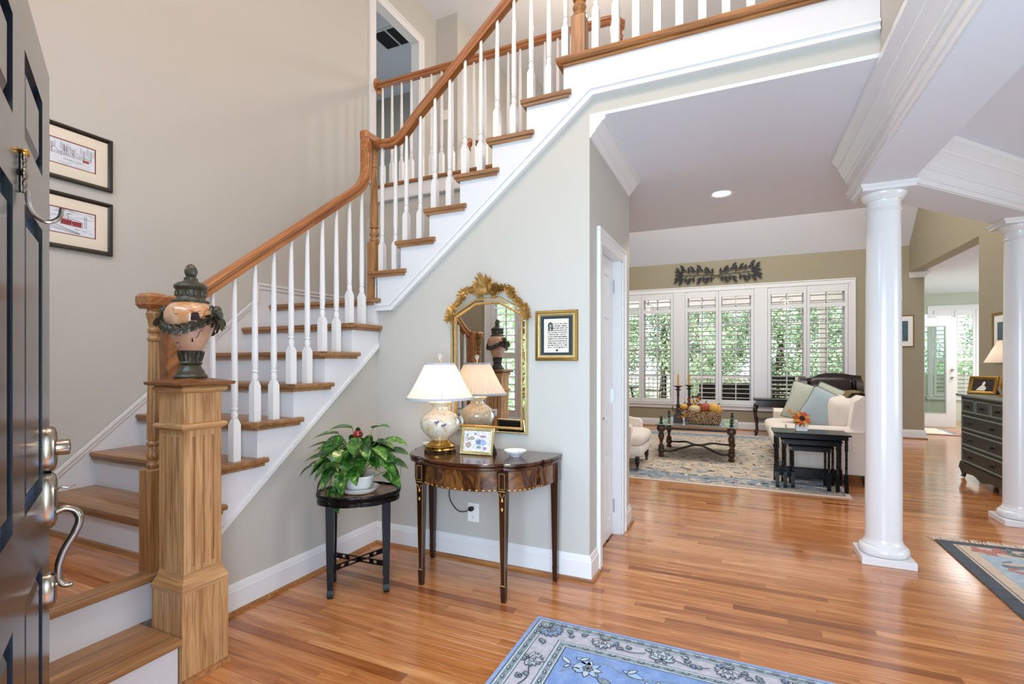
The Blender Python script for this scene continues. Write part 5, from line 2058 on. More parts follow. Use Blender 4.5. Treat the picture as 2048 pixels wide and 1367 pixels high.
vine(mb, [(fx0 + .02, fy1 - .16), (fx0 + .16, fy1 - .04), (fx0 + .30, fy1 - .09), (fx0 + .46, fy1 - .05), (fx0 + .60, fy1 - .12), (fx0 + .8, fy1 - .05), (fx0 + 1.0, fy1 - .1), (fx0 + 1.2, fy1 - .05)], zr - .0001, .006, 1)
mb.build('floral_pattern', RUGM, t, 0)

# ------------------------------------------------------------------ dining-room rug with fringe
x0, x1, y0, y1 = 1.296, 3.55, 1.2, 4.515
t = thing('dining_rug', 'dark bordered floral rug with cream fringe at the picture edge', 'rug', (2.4, 2.8, 0))
rug_layers(t, x0, x1, y0, y1, [(0, 'dark_border', 'dining_border'), (.078, 'beige_line', 'dining_beige'), (.092, 'ink_line', 'rug_ink'), (.097, 'beige_band', 'dining_beige')])
MB().box(x0 + .16, x1 - .16, y0 + .2, y1 - .24, .009, .0128).build('blue_field', 'dining_blue', t, 0)
zr2 = .0134
mb = MB()
rg = random.Random(5)
for i in range(7):
    cx_, cy_ = x0 + .24 + i * .3, y1 - .165 + rg.uniform(-.02, .02)
    for j in range(9):
        mb.k = 0
        petal(mb, cx_ + rg.uniform(-.05, .05), cy_ + rg.uniform(-.03, .03), rg.uniform(0, 6.3), .085, .05, zr2 + .0001 * j)
    for j in range(5):
        mb.k = 1
        petal(mb, cx_ + .08 + rg.uniform(-.02, .08), cy_ + rg.uniform(-.05, .05), rg.uniform(0, 6.3), .10, .035, zr2 + .001)
for i in range(9):
    cx_, cy_ = x0 + .13 + rg.uniform(0, .03), y1 - .45 - i * .33
    for j in range(5):
        mb.k = (0, 1, 2)[j % 3]
        petal(mb, cx_ + .06, cy_ + rg.uniform(-.06, .06), rg.uniform(-1, 1.2), .16, .045, zr2 + .0001 * j)
for i in range(40):
    mb.k = rg.choice((1, 2, 3))
    petal(mb, rg.uniform(x0 + .2, x1 - .4), rg.uniform(y0 + .3, y1 - .3), rg.uniform(0, 6.3), rg.uniform(.12, .3), .06, zr2 + .0001 * (i % 5))
mb.build('floral_pattern', ['dining_red', 'dining_teal', 'dining_beige', 'rug_mid_blue'], t, 0)
mb = MB()
u = x0 - .005
while u < x1:
    L = rg.uniform(.06, .11)
    a = rg.uniform(-.35, .35)
    mb.tube([(u, y1 - .003, .006), (u + a * L * .5, y1 + L * .5, .005), (u + a * L * 1.3, y1 + L, .004)], [.0035, .0035, .0025], 4)
    u += rg.uniform(.006, .010)
fr = mb.build('fringe', 'fringe', t)
fr['kind'] = 'stuff'

# ------------------------------------------------------------------ living-room rug
x0, x1, y0, y1 = -2.65, .985, 5.545, 9.55
t = thing('living_room_rug', 'large ivory patterned rug with blue-grey border under the coffee table', 'rug', (-1, 7.5, 0))
rug_layers(t, x0, x1, y0, y1, [(0, 'binding', 'carpet_binding'), (.045, 'ink_line', 'rug_ink'), (.055, 'outer_guard', 'living_rug'), (.13, 'main_border', 'living_rug_border'), (.46, 'inner_guard', 'carpet_binding'), (.475, 'ivory_field', 'living_rug')], .009)
rgl = random.Random(3)
mb = MB()
for i in range(900):
    X, Y = rgl.uniform(x0 + .8, x1 - .1), rgl.uniform(y0 + .1, y1 - .3)
    mb.k = rgl.choice((0, 1, 1, 2, 2, 3))
    petal(mb, X, Y, rgl.choice((0, PI / 2, PI)) + rgl.uniform(-.5, .5), rgl.uniform(.05, .12), rgl.uniform(.025, .045), .0126 + .0001 * (i % 4), 5)
mb.build('woven_ornament', ['rug_ink', 'rug_grey', 'carpet_binding', 'dining_beige'], t, 0)['kind'] = 'stuff'

# ------------------------------------------------------------------ windows with plantation shutters
def shutter_panel(parent, xa, xb, z0, z1, y, zmid, face=-1, pitch=.0835, rows=None):
    """one hinged shutter: stiles, three rails, louvres, tilt rods"""
    s = .048
    mb = MB().box(xa, xa + s, y, y + .028, z0, z1, .003).box(xb - s, xb, y, y + .028, z0, z1, .003)
    mb.box(xa + s, xb - s, y, y + .028, z1 - .12, z1, .002).box(xa + s, xb - s, y, y + .028, zmid - .035, zmid + .035, .002).box(xa + s, xb - s, y, y + .028, z0, z0 + .085, .002)
    p = mb.build('shutter_panel', 'white', parent)
    lm = None
    for (a, b) in ((z0 + .085, zmid - .035), (zmid + .035, z1 - .12)):
        k = max(1, round((b - a) / pitch))
        for i in range(k):
            zc = a + (i + .5) * (b - a) / k
            if lm is None:
                m = MB()
                m.prism([(-.030, 0), (-.015, .0068), (.015, .0068), (.030, 0), (.015, -.0068), (-.015, -.0068)], xa + s + .002, xb - s - .002, 'x')
                o = m.build('louver', 'white', p, 0)
                lm = o.data
            else:
                o = bpy.data.objects.new('louver', lm)
                COL.objects.link(o)
                o.parent = p
            o.location = (0, y + .014, zc)
            o.rotation_euler = (math.radians(-13), 0, 0)
        MB().box((xa + xb) / 2 - .006, (xa + xb) / 2 + .006, y - .024, y - .014, a + .03, b - .03, .002).build('tilt_rod', 'white', p)
    return p


WZ0, WZ1, ZM = .475, 2.655, 2.30
wlabels = ['leftmost shuttered living-room window, cut by the closet wall', 'middle shuttered living-room window above the coffee table', 'shuttered living-room window behind the leather chair']
for i, (xa, xb) in enumerate(((-2.41, -1.157), (-.939, .290), (.515, 1.773))):
    t = sthing('window_%d' % (i + 1), wlabels[i], 'window', ((xa + xb) / 2, YW, .44))
    xm = (xa + xb) / 2
    # frame and glazed sash with muntins, set in the wall
    yg = YW + .065
    mb = MB().box(xa, xa + .04, YW, YW + .11, .44, 2.68).box(xb - .04, xb, YW, YW + .11, .44, 2.68).box(xa, xb, YW, YW + .11, 2.655, 2.68).box(xa, xb, YW, YW + .11, .44, .47)
    mb.box(xm - .03, xm + .03, YW + .02, YW + .10, .44, 2.68)
    mb.build('window_frame', 'white', t)
    for (a, b) in ((xa + .04, xm - .03), (xm + .03, xb - .04)):
        mb = MB().box(a, a + .035, yg, yg + .03, .47, 2.655).box(b - .035, b, yg, yg + .03, .47, 2.655).box(a, b, yg, yg + .03, 2.62, 2.655).box(a, b, yg, yg + .03, .47, .53)
        c = (a + b) / 2
        mb.box(c - .010, c + .010, yg + .005, yg + .025, .5, 2.62)
        for zz in (1.02, 1.52, 2.02, 2.36):
            mb.box(a, b, yg + .005, yg + .025, zz - .010, zz + .010)
        sa = mb.build('sash', 'white', t)
        MB().box(a + .03, b - .03, yg + .013, yg + .017, .5, 2.63).build('pane', 'pane_glass', sa, 0)
    shutter_panel(t, xa + .004, xm - .002, WZ0, WZ1, YW - .030, ZM)
    shutter_panel(t, xm + .002, xb - .004, WZ0, WZ1, YW - .030, ZM)
mb = MB()
for a, b in ((-1.157, -.939), (.290, .515)):
    mb.box(a, b, YW - .034, YW, .468, 2.66, .004)
mb.box(-2.5, 1.785, YW - .034, YW, 2.66, 2.69).box(1.773, 1.80, YW - .034, YW, .468, 2.66)
mb.box(-2.5, 1.88, YW - .022, YW, 2.68, 2.755, .004).box(-2.5, 1.884, YW - .032, YW, 2.733, 2.757, .005).box(1.795, 1.86, YW - .022, YW, .468, 2.68, .004).box(1.855, 1.884, YW - .032, YW, .468, 2.733, .005)
mb.box(-2.5, 1.90, YW - .050, YW, .44, .468, .006).box(-2.5, 1.88, YW - .024, YW, .372, .44, .004)
struct('trim_11', mb, 'white', 'white casing and sill around the living-room windows', 'trim')

# front window, seen in the mirror
t = sthing('window_4', 'shuttered entrance window seen only in the mirror', 'window', (-2.36, .2, .62))
mb = MB().box(-2.82, -2.72, .2, .222, .62, 2.10).box(-2.0, -1.90, .2, .222, .62, 2.10).box(-2.82, -1.9, .2, .222, 2.10, 2.2).box(-2.84, -1.88, .2, .24, .56, .62)
mb.build('casing', 'white', t)
shutter_panel(t, -2.72, -2.362, .625, 2.10, .205, 1.36)
shutter_panel(t, -2.358, -2.0, .625, 2.10, .205, 1.36)
MB().box(-2.74, -1.98, .06, .064, .62, 2.12).build('pane', 'pane_glass', t, 0)

# ------------------------------------------------------------------ wall wreath of metal branches
t = thing('metal_wall_branch', 'black metal leaf branch hung above the windows', 'wall decoration', (-.36, YW, 2.87))
rgw = random.Random(9)
for s in (-1, 1):
    P = spline([(-.36 - s * .10, YW - .03, 2.875), (-.36 - s * .02, YW - .035, 2.94), (-.36 + s * .10, YW - .035, 2.965), (-.36 + s * .30, YW - .03, 2.98), (-.36 + s * .50, YW - .03, 2.985), (-.36 + s * .66, YW - .03, 3.00)], 8)
    br = MB().tube([tuple(p) for p in P], .0075, 6)
    lv_ = []
    for i, k, ln in ((12, 1, .13), (14, -1, .10), (18, 1, .17), (20, -1, .12), (24, 1, .14), (27, -1, .13), (30, 1, .18), (33, -1, .13), (36, 1, .12), (38, -1, .10)):
        p = P[i]
        e = p + Vector((s * ln * .85, -.006, k * ln * .85))
        br.tube([tuple(p), tuple((p + e) / 2 + Vector((s * .015, 0, -k * .008))), tuple(e)], .0045, 5)
        d = (e - p).normalized()
        lv_.append((e - d * .02, d))
        for f, a in ((.35, -.75 * k * s), (.62, .6 * k * s)):
            lv_.append((p + (e - p) * f, Matrix.Rotation(a, 3, 'Y') @ d))
    d = (P[-1] - P[-4]).normalized()
    for f, a in ((0, 0), (.03, .7), (.05, -.7)):
        lv_.append((P[-1] - d * f, Matrix.Rotation(a, 3, 'Y') @ d))
    b = br.build('branch', 'wreath_black', t)
    for q_, dd in lv_:
        MB().leaf(tuple(q_), tuple(dd), (0, -1, 0), rgw.uniform(.10, .125), .050, .05, .06, 5, False).build('leaf', 'wreath_black', b)

# ------------------------------------------------------------------ coffee table with turned legs and glass top
t = thing('coffee_table', 'glass topped coffee table with turned brown legs on the ivory rug', 'coffee table', (-.5, 7.33, .012))
lz = .0125
LEG = [(.030, 0), (.038, .01), (.040, .025), (.030, .04), (.026, .05), (.040, .06), (.046, .085), (.040, .112), (.030, .12), (.040, .13), (.036, .15), (.022, .17), (.018, .19), (.024, .22), (.038, .26), (.042, .285), (.034, .315), (.024, .33), (.03, .335), (.03, .345)]
corners = [(-.93, 6.92), (-.065, 6.92), (-.065, 7.76), (-.93, 7.76)]
for (X, Y) in corners:
    lg = MB().lathe(LEG, (X, Y, lz), 18).build('leg', 'turned_brown', t)
    mb = MB()
    mb.M = Matrix.Translation((X, Y - .026, lz + .385)) @ Matrix.Rotation(PI / 2, 4, 'X')
    mb.lathe([(.0, -.055), (.055, -.05), (.058, -.02), (.056, .0), (.045, .006), (.04, .004), (.028, .012), (.012, .016), (0, .014)], (0, 0, 0), 20, lobes=10, amp=.03)
    mb.build('rosette', 'turned_brown', lg)
    MB().lathe([(.012, .44), (.022, .447), (.024, .46), (.012, .472), (.010, .48), (.022, .488), (.024, .50), (.014, .512), (.012, .518), (.018, .527), (.018, .538), (.008, .548), (0, .55)], (X, Y, lz), 14).build('finial', 'black_iron', lg)
for i in range(4):
    a, b = Vector((*corners[i], lz + .385)), Vector((*corners[(i + 1) % 4], lz + .385))
    MB().tube([tuple(a), tuple(b)], .017, 8).build('rail', 'black_iron', t)
zz = lz + .085
for sy, ya, yb_ in ((1, 6.92, 7.30), (-1, 7.76, 7.38)):
    MB().tube(spline([(-.89, ya, zz), (-.80, ya, zz), (-.66, (ya * .6 + yb_ * .4), zz + .03), (-.55, yb_, zz + .035), (-.44, yb_, zz + .035), (-.33, (ya * .6 + yb_ * .4), zz + .03), (-.19, ya, zz), (-.10, ya, zz)], 5), .024, 8, flat=.6).build('curved_stretcher', 'black_iron', t)
MB().box(-1.0, .01, 6.83, 7.85, lz + .432, lz + .444, .003).build('glass_top', 'table_glass', t)
ZG = lz + .444

# candlesticks
for (X, Y, dz, lab) in ((-.735, 7.13, 0, 'black candlestick with orange taper, nearer the viewer on the glass table'), (-.615, 7.42, .012, 'black candlestick with orange taper, half hidden behind the basket')):
    c = thing('candlestick', lab, 'candlestick', (X, Y, ZG), group='candlesticks on the coffee table')
    MB().sqlathe([(.062, 0), (.062, .012), (.055, .018), (.055, .10), (.045, .12), (.035, .128), (.030, .16), (.022, .18)], (X, Y, ZG)).build('base', 'black_iron', c)
    MB().lathe([(.030, .17), (.034, .18), (.020, .20), (.026, .22), (.030, .235), (.020, .25), (.016, .27), (.014, .36), (.020, .37), (.016, .39), (.016, .43), (.022, .44), (.040, .45), (.042, .455), (.018, .46), (.018, .475)], (X, Y, ZG), 16).build('stem', 'black_iron', c)
    cup = MB().lathe([(.018, .475), (.030, .485), (.052, .497), (.055, .503), (.035, .498), (.012, .492)], (X, Y, ZG), 24, lobes=6, amp=.16).build('drip_cup', 'turned_brown', c)
    MB().lathe([(.0125, .485), (.0115, .60), (.009, .66), (.002, .665)], (X, Y, ZG), 10).build('taper_candle', 'candle', c)
    for s in (-1, 1):
        MB().tube(spline([(X + s * .03, Y, ZG + .15), (X + s * .07, Y, ZG + .17), (X + s * .075, Y, ZG + .21), (X + s * .06, Y, ZG + .225)], 4), .006, 6).build('scroll', 'black_iron', c)

# basket with pumpkins
bxx, byy = -.40, 7.10
t = thing('woven_basket', 'rectangular seagrass basket filled with gourds on the coffee table', 'basket', (bxx, byy, ZG))
mb = MB()
lp = []
for k, (a, b, z) in enumerate(((.165, .095, 0), (.19, .115, .01), (.205, .125, .08), (.21, .13, .165), (.205, .125, .175), (.195, .115, .165), (.18, .105, .03))):
    pts = [(bxx + sx * (a - .02) + .02 * math.cos(an), byy + sy * (b - .02) + .02 * math.sin(an), ZG + z + .001) for sx, sy, a0 in ((1, 1, 0), (-1, 1, PI / 2), (-1, -1, PI), (1, -1, 1.5 * PI)) for an in (a0, a0 + PI / 4, a0 + PI / 2)]
    lp.append(pts)
n = 12
vs = [p for l in lp for p in l]
fs = [(j * n + i, j * n + (i + 1) % n, (j + 1) * n + (i + 1) % n, (j + 1) * n + i) for j in range(len(lp) - 1) for i in range(n)] + [tuple(range(n)), tuple((len(lp) - 1) * n + i for i in range(n))]
mb.add(vs, fs)
mb.build('basket_wall', 'seagrass', t)
for z in (.03, .065, .10, .135, .168):
    k = .205 if z > .05 else .195
    pts = [(bxx + sx * (k - .02) + .022 * math.cos(an), byy + sy * (k * .61 - .02) + .022 * math.sin(an), ZG + z) for sx, sy, a0 in ((1, 1, 0), (-1, 1, PI / 2), (-1, -1, PI), (1, -1, 1.5 * PI)) for an in (a0, a0 + PI / 4, a0 + PI / 2)]
    MB().tube(pts, .009, 6, closed=True).build('plait', 'seagrass', t)


def gourd(name, label, x, y, z, r, sz, m, lobes=9, tilt=0.0, sx=1.0):
    o = thing(name, label, 'pumpkin', (x, y, z))
    prof = []
    for j in range(11):
        a = -PI / 2 + PI * j / 10
        prof.append((max(.004, r * math.cos(a) ** .8 if math.cos(a) > 0 else .004), r * sz * math.sin(a) * (1 - .18 * math.cos(a) ** 8)))
    mb = MB()
    mb.M = Matrix.Translation((x, y, z)) @ Matrix.Rotation(tilt, 4, 'Y')
    mb.lathe(prof, (0, 0, 0), 40, lobes=lobes, amp=.06, sx=sx)
    mb.build('flesh', m, o, 60)
    mb = MB()
    mb.M = Matrix.Translation((x, y, z)) @ Matrix.Rotation(tilt, 4, 'Y')
    mb.tube([(0, 0, r * sz * .85), (.006, 0, r * sz + .012), (.016, .004, r * sz + .03)], [.009, .007, .006], 7)
    mb.build('stem', 'stem_brown', o)


gourd('pumpkin', 'cream coloured pumpkin at one end of the basket', bxx - .115, byy - .03, ZG + .195, .078, .72, 'pumpkin_cream')
gourd('pumpkin', 'dark orange ribbed pumpkin in the middle of the basket', bxx + .015, byy + .01, ZG + .212, .085, .78, 'pumpkin_orange')
gourd('pumpkin', 'yellow and orange gourd at the sofa end of the basket', bxx + .135, byy - .01, ZG + .208, .082, .78, 'gourd_yellow', 8, .5, 1.1)
gourd('pumpkin', 'tiny yellow pumpkin hanging beside the basket and candlestick', bxx - .255, byy - .02, ZG + .225, .048, .8, 'gourd_yellow', 7)
t = thing('autumn_spray', 'spray of dark rust leaves rising from the basket', 'foliage', (bxx - .12, byy + .06, ZG + .15))
ra = random.Random(4)
sp = MB().tube(spline([(bxx - .10, byy + .05, ZG + .15), (bxx - .12, byy + .06, ZG + .26), (bxx - .16, byy + .05, ZG + .37)], 5), .004, 5)
sp.tube(spline([(bxx - .12, byy + .05, ZG + .16), (bxx - .2, byy + .0, ZG + .17), (bxx - .25, byy - .04, ZG + .10)], 5), .004, 5)
sp.build('stem', 'stem_brown', t)
for i in range(34):
    if i < 20:
        b = Vector((bxx - .06 - .12 * ra.random(), byy + .05 + ra.uniform(-.03, .03), ZG + ra.uniform(.2, .38)))
    else:
        b = Vector((bxx - .20 - .10 * ra.random(), byy - .03 + ra.uniform(-.03, .03), ZG + ra.uniform(.08, .22)))
    MB().leaf(tuple(b), (ra.uniform(-1, 1), ra.uniform(-1, .4), ra.uniform(-.7, .8)), (0, -1, .3), .06, .035, .3, .2, 4, False).build('leaf', 'leaf_rust' if i % 4 else 'petal_yellow', t)

# ------------------------------------------------------------------ sofa
def cushion(name, x0, x1, y0, y1, z0, z1, mat, parent, puff=.03, r=.04):
    """soft box: rounded superellipse slab"""
    mb = MB()
    nx, ny = 10, 10
    cx_, cy_, cz_ = (x0 + x1) / 2, (y0 + y1) / 2, (z0 + z1) / 2
    hx_, hy_, hz_ = (x1 - x0) / 2, (y1 - y0) / 2, (z1 - z0) / 2
    n, m_ = 28, 10
    vs, fs = [], []
    for j in range(m_ + 1):
        b = -PI / 2 + PI * j / m_
        cb, sb = abs(math.cos(b)) ** .35, (abs(math.sin(b)) ** .55) * (1 if b > 0 else -1)
        for i in range(n):
            a = 2 * PI * i / n
            ca, sa = math.cos(a), math.sin(a)
            ex = (abs(ca) ** .32) * (1 if ca > 0 else -1)
            ey = (abs(sa) ** .32) * (1 if sa > 0 else -1)
            if j in (0, m_):
                cb = 1e-4
            vs.append((cx_ + hx_ * ex * cb, cy_ + hy_ * ey * cb, cz_ + (hz_ + puff * (1 - cb)) * sb))
    for j in range(m_):
        fs += [(j * n + i, j * n + (i + 1) % n, (j + 1) * n + (i + 1) % n, (j + 1) * n + i) for i in range(n)]
    mb.add(vs, fs)
    return mb.build(name, mat, parent, 60)


sofa = thing('sofa', 'cream upholstered sofa facing the coffee table', 'sofa', (.85, 7.35, .012))
MB().box(.47, 1.30, 6.225, 8.53, .105, .32, .03).build('base', 'white_fabric', sofa)
for i, (ya, yb_) in enumerate(((6.40, 7.37), (7.38, 8.34))):
    cushion('seat_cushion', .36, 1.10, ya, yb_, .30, .47, 'white_fabric', sofa, .012)
    cushion('back_cushion', .94, 1.22, ya, yb_, .46, .88, 'white_fabric', sofa, .02)
mb = MB().prism([(1.08, .12), (1.32, .12), (1.36, .80), (1.30, .90), (1.20, .92), (1.12, .86), (1.06, .45)], 6.22, 8.53, 'y')
mb.build('back', 'white_fabric', sofa, 60)
for ya in (6.20, 8.35):
    prof = [(ya, .10), (ya + .20, .10), (ya + .20, .50), (ya + .215, .545), (ya + .17, .585), (ya + .09, .595), (ya + .01, .58), (ya - .02, .545), (ya, .50)]
    mb = MB().prism(prof, .50, 1.22, 'x')
    mb.build('arm', 'white_fabric', sofa, 60)
    MB().tube([(1.22, ya - .02, .548), (.502, ya - .02, .548), (.498, ya + .02, .59), (.498, ya + .17, .588), (.5, ya + .215, .548)], .006, 5).build('arm_piping', 'white_fabric', sofa)
for (X, Y) in ((.52, 6.27), (1.22, 6.24), (.52, 8.48), (1.22, 8.48)):
    MB().sqlathe([(.022, 0), (.026, .02), (.034, .10)], (X, Y, .0125 if X < .9 else .0005)).build('leg', 'mahogany_dark', sofa)
MB().box(.50, 1.30, 6.195, 6.20, .096, .104).build('skirt_piping', 'piping', sofa)


def pillow(label, c, rx, ry, rz, s, mat):
    t = thing('throw_pillow', label, 'pillow', tuple(c), world=False, group='throw pillows on the sofa')
    t.rotation_euler = (rx, ry, rz)
    n = 16
    vs, fs = [], []
    for sgn in (1, -1):
        for j in range(n + 1):
            for i in range(n + 1):
                u, v = i / n * 2 - 1, j / n * 2 - 1
                d = (max(0, 1 - abs(u) ** 2.6) * max(0, 1 - abs(v) ** 2.6)) ** .5
                pin = 1 - .07 * (1 - abs(v)) * 1.0 * abs(u) ** 2
                pin2 = 1 - .07 * (1 - abs(u)) * abs(v) ** 2
                vs.append((u * s / 2 * pin, sgn * .085 * d, v * s / 2 * pin2))
    m_ = (n + 1) * (n + 1)
    for k in range(2):
        fs += [(k * m_ + j * (n + 1) + i, k * m_ + j * (n + 1) + i + 1, k * m_ + (j + 1) * (n + 1) + i + 1, k * m_ + (j + 1) * (n + 1) + i) for j in range(n) for i in range(n)]
    MB().add(vs, fs).build('cover', mat, t, 60)
    e = []
    for i in range(n):
        e.append((-1 + 2 * i / n, -1))
    for i in range(n):
        e.append((1, -1 + 2 * i / n))
    for i in range(n):
        e.append((1 - 2 * i / n, 1))
    for i in range(n):
        e.append((-1, 1 - 2 * i / n))
    pts = [(u * s / 2 * (1 - .07 * (1 - abs(v)) * abs(u) ** 2), 0, v * s / 2 * (1 - .07 * (1 - abs(u)) * abs(v) ** 2)) for u, v in e]
    MB().tube(pts, .006, 5, closed=True).build('piping', 'piping', t)


pillow('large sage green pillow leaning at the far end of the sofa', (.86, 7.60, .735), math.radians(-20), math.radians(14), math.radians(-18), .52, 'pillow_green')
pillow('pale blue-grey pillow nearest the viewer on the sofa', (.93, 6.72, .715), math.radians(-22), math.radians(24), math.radians(-22), .47, 'pillow_blue')
pillow('sage green pillow tucked behind the pale blue one', (1.02, 6.98, .76), math.radians(-14), math.radians(20), math.radians(-30), .46, 'pillow_green')
t = MB()
P = [(1.07, .70), (1.09, .86), (1.16, .935), (1.25, .945), (1.345, .89), (1.375, .74)]
t.add([(x, 6.55 + .03 * math.sin(i), z) for i, (x, z) in enumerate(P)] + [(x, 7.05 + .03 * math.cos(i), z) for i, (x, z) in enumerate(P)] + [(x + .006, 6.55 + .03 * math.sin(i), z + .008) for i, (x, z) in enumerate(P)] + [(x + .006, 7.05 + .03 * math.cos(i), z + .008) for i, (x, z) in enumerate(P)],
      [(i, i + 1, 7 + i, 6 + i) for i in range(5)] + [(12 + i, 13 + i, 19 + i, 18 + i) for i in range(5)] + [(i, i + 1, 13 + i, 12 + i) for i in range(5)] + [(6 + i, 7 + i, 19 + i, 18 + i) for i in range(5)])
tag(t.build('throw_blanket', 'throw_gold'), 'gold and black braided throw over the sofa back', 'blanket')

# ------------------------------------------------------------------ nest of black tables in front of the sofa arm
def nest(label, x0, x1, y0, y1, z1, zf):
    t = thing('nesting_table', label, 'side table', ((x0 + x1) / 2, (y0 + y1) / 2, zf), group='nest of black tables beside the sofa')
    MB().box(x0 - .02, x1 + .02, y0 - .02, y1 + .02, z1 - .016, z1, .005).build('top', 'black_lacquer', t)
    MB().box(x0 + .005, x1 - .005, y0 + .005, y1 - .005, z1 - .055, z1 - .016).build('apron', 'black_lacquer', t)
    for X in (x0 + .02, x1 - .02):
        for Y in (y0 + .02, y1 - .02):
            lp = MB().sqlathe([(.016, 0), (.016, .16)], (X, Y, zf)).lathe([(.012, .16), (.015, .17), (.011, .18), (.011, .24), (.015, .245), (.011, .25), (.011, .32), (.015, .325), (.011, .33), (.011, .40), (.015, .405), (.013, z1 - zf - .05)], (X, Y, zf), 12)
            lp.build('leg', 'black_lacquer', t)
    MB().box(x0 + .02, x1 - .02, y1 - .03, y1 - .015, zf + .06, zf + .16, .004).build('back_stretcher', 'black_lacquer', t)
    for X in (x0 + .02, x1 - .02):
        MB().box(X - .008, X + .008, y0 + .02, y1 - .02, zf + .06, zf + .10, .003).build('side_stretcher', 'black_lacquer', t)


nest('largest black nesting table with the sunflower pot on it', .355, .985, 5.70, 6.06, .575, .0135)
nest('middle black nesting table pushed under the largest one', .425, .915, 5.715, 6.03, .51, .0135)
nest('smallest black nesting table innermost of the nest', .495, .845, 5.73, 6.00, .445, .0135)
t = thing('sunflower_pot', 'orange sunflower arrangement in a small white cube pot', 'flowers', (.60, 5.87, .575))
MB().sqlathe([(.042, 0), (.05, .004), (.052, .08), (.048, .082), (.046, .07), (.03, .068)], (.60, 5.87, .575)).build('pot', 'terracotta_white', t)
fc = Vector((.60, 5.845, .70))
fd = Vector((.25, -.85, .45)).normalized()
fu = fd.cross(Vector((1, 0, 0))).normalized()
fs_ = fu.cross(fd)
h = MB().sphere(tuple(fc + fd * .01), .030, 12, 8, sy=.6).build('flower_heart', 'flower_heart', t)
for i in range(26):
    a = 2 * PI * i / 13 + (.2 if i > 12 else 0)
    d = fu * math.cos(a) + fs_ * math.sin(a) + fd * (.1 if i < 13 else .5)
    MB().leaf(tuple(fc + d * .02), tuple(d), tuple(fd), .075 if i < 13 else .055, .03, .15, .15, 4, False).build('petal', 'petal_orange' if i % 3 else 'petal_yellow', t)
for i in range(9):
    a = 2 * PI * i / 9
    MB().leaf((.60, 5.86, .655), (math.cos(a), math.sin(a) - .4, .3), (0, 0, 1), .10, .045, .3, .2, 4, False).build('leaf', 'leaf_green' if i % 2 else 'petal_yellow', t)
MB().tube(spline([(.58, 5.86, .65), (.52, 5.86, .74), (.49, 5.86, .78)], 4), .004, 5).sphere((.49, 5.86, .785), .018, 8, 6).sphere((.515, 5.86, .76), .014, 8, 6).build('bud_spray', 'petal_yellow', t)

# ------------------------------------------------------------------ dark side table and leather wing chair by the window
t = thing('cabriole_table', 'dark side table with cabriole legs between sofa and window', 'side table', (.50, 9.8, 0))
MB().box(.26, .80, 9.62, 10.05, .615, .64, .008).build('top', 'black_lacquer', t)
MB().box(.30, .76, 9.66, 10.01, .50, .615).build('apron', 'mahogany_dark', t)
MB().box(.32, .74, 9.68, 9.99, .27, .29).build('shelf', 'mahogany_dark', t)
for X, s in ((.315, -1), (.745, 1)):
    for Y in (9.68, 9.99):
        MB().tube(spline([(X, Y, .54), (X + s * .025, Y, .42), (X, Y, .22), (X - s * .004, Y, .08), (X + s * .02, Y, .012)], 5), [.034] * 6 + [.028] * 5 + [.02] * 5 + [.024] * 4 + [.026], 8).build('leg', 'mahogany_dark', t)
t = thing('wing_chair', 'dark brown leather wing chair in front of the window', 'armchair', (1.35, 9.2, .0))
MB().box(.98, 1.72, 8.80, 9.60, .16, .36, .04).build('base', 'leather', t, 60)
cushion('seat_cushion', 1.06, 1.64, 8.72, 9.36, .35, .50, 'leather', t, .02)
mb = MB()
prof = [(-.36, .36), (-.38, .80), (-.40, .96), (-.36, 1.01), (-.24, 1.03), (-.15, 1.08), (-.05, 1.105), (.08, 1.11), (.20, 1.10), (.33, 1.075), (.43, 1.07), (.40, .90), (.36, .36)]
mb.prism([(1.35 + u, w) for u, w in prof], 9.36, 9.58, 'y')
mb.build('backrest', 'leather', t, 60)
cushion('back_padding', 1.03, 1.67, 9.22, 9.46, .48, 1.04, 'leather', t, .02)
for s in (-1, 1):
    mb = MB().prism([(8.86, .36), (9.55, .36), (9.55, 1.03), (9.40, 1.05), (9.18, .98), (9.14, .80), (9.10, .66), (8.90, .64), (8.84, .58)], 1.35 + s * .33, 1.35 + s * .42, 'x')
    mb.build('wing', 'leather', t, 60)
for X in (1.03, 1.67):
    for Y in (8.86, 9.54):
        MB().sqlathe([(.02, 0), (.03, .17)], (X, Y, .012 if Y < 9.5 and X < 1.0 else .0)).build('leg', 'mahogany_dark', t)

# ------------------------------------------------------------------ pale slipper chair cut by the closet wall
t = thing('slipper_chair', 'pale upholstered chair with turned leg at the closet wall edge', 'armchair', (-1.45, 6.3, .012))
cushion('seat_cushion', -1.85, -1.0, 5.90, 6.70, .28, .44, 'white_fabric', t, .012)
MB().box(-1.83, -1.02, 5.92, 6.68, .17, .29, .02).build('base', 'white_fabric', t, 60)
mb = MB().prism([(-1.90, .17), (-1.72, .17), (-1.66, .44), (-1.75, .85), (-1.84, .92), (-1.95, .88)], 5.92, 6.68, 'y')
mb.build('backrest', 'white_fabric', t, 60)
for ya in (5.90, 6.58):
    MB().prism([(-1.86, .17), (-1.15, .17), (-1.13, .50), (-1.16, .54), (-1.30, .56), (-1.86, .66)], ya - .02, ya + .10, 'y').build('arm', 'white_fabric', t, 60)
for X in (-1.075, -1.80):
    for Y in (5.965, 6.62):
        MB().lathe([(.012, .012), (.020, .018), (.016, .03), (.014, .05), (.024, .075), (.030, .095), (.022, .115), (.026, .125), (.026, .17)], (X, Y, 0), 14).build('leg', 'mahogany_dark', t)

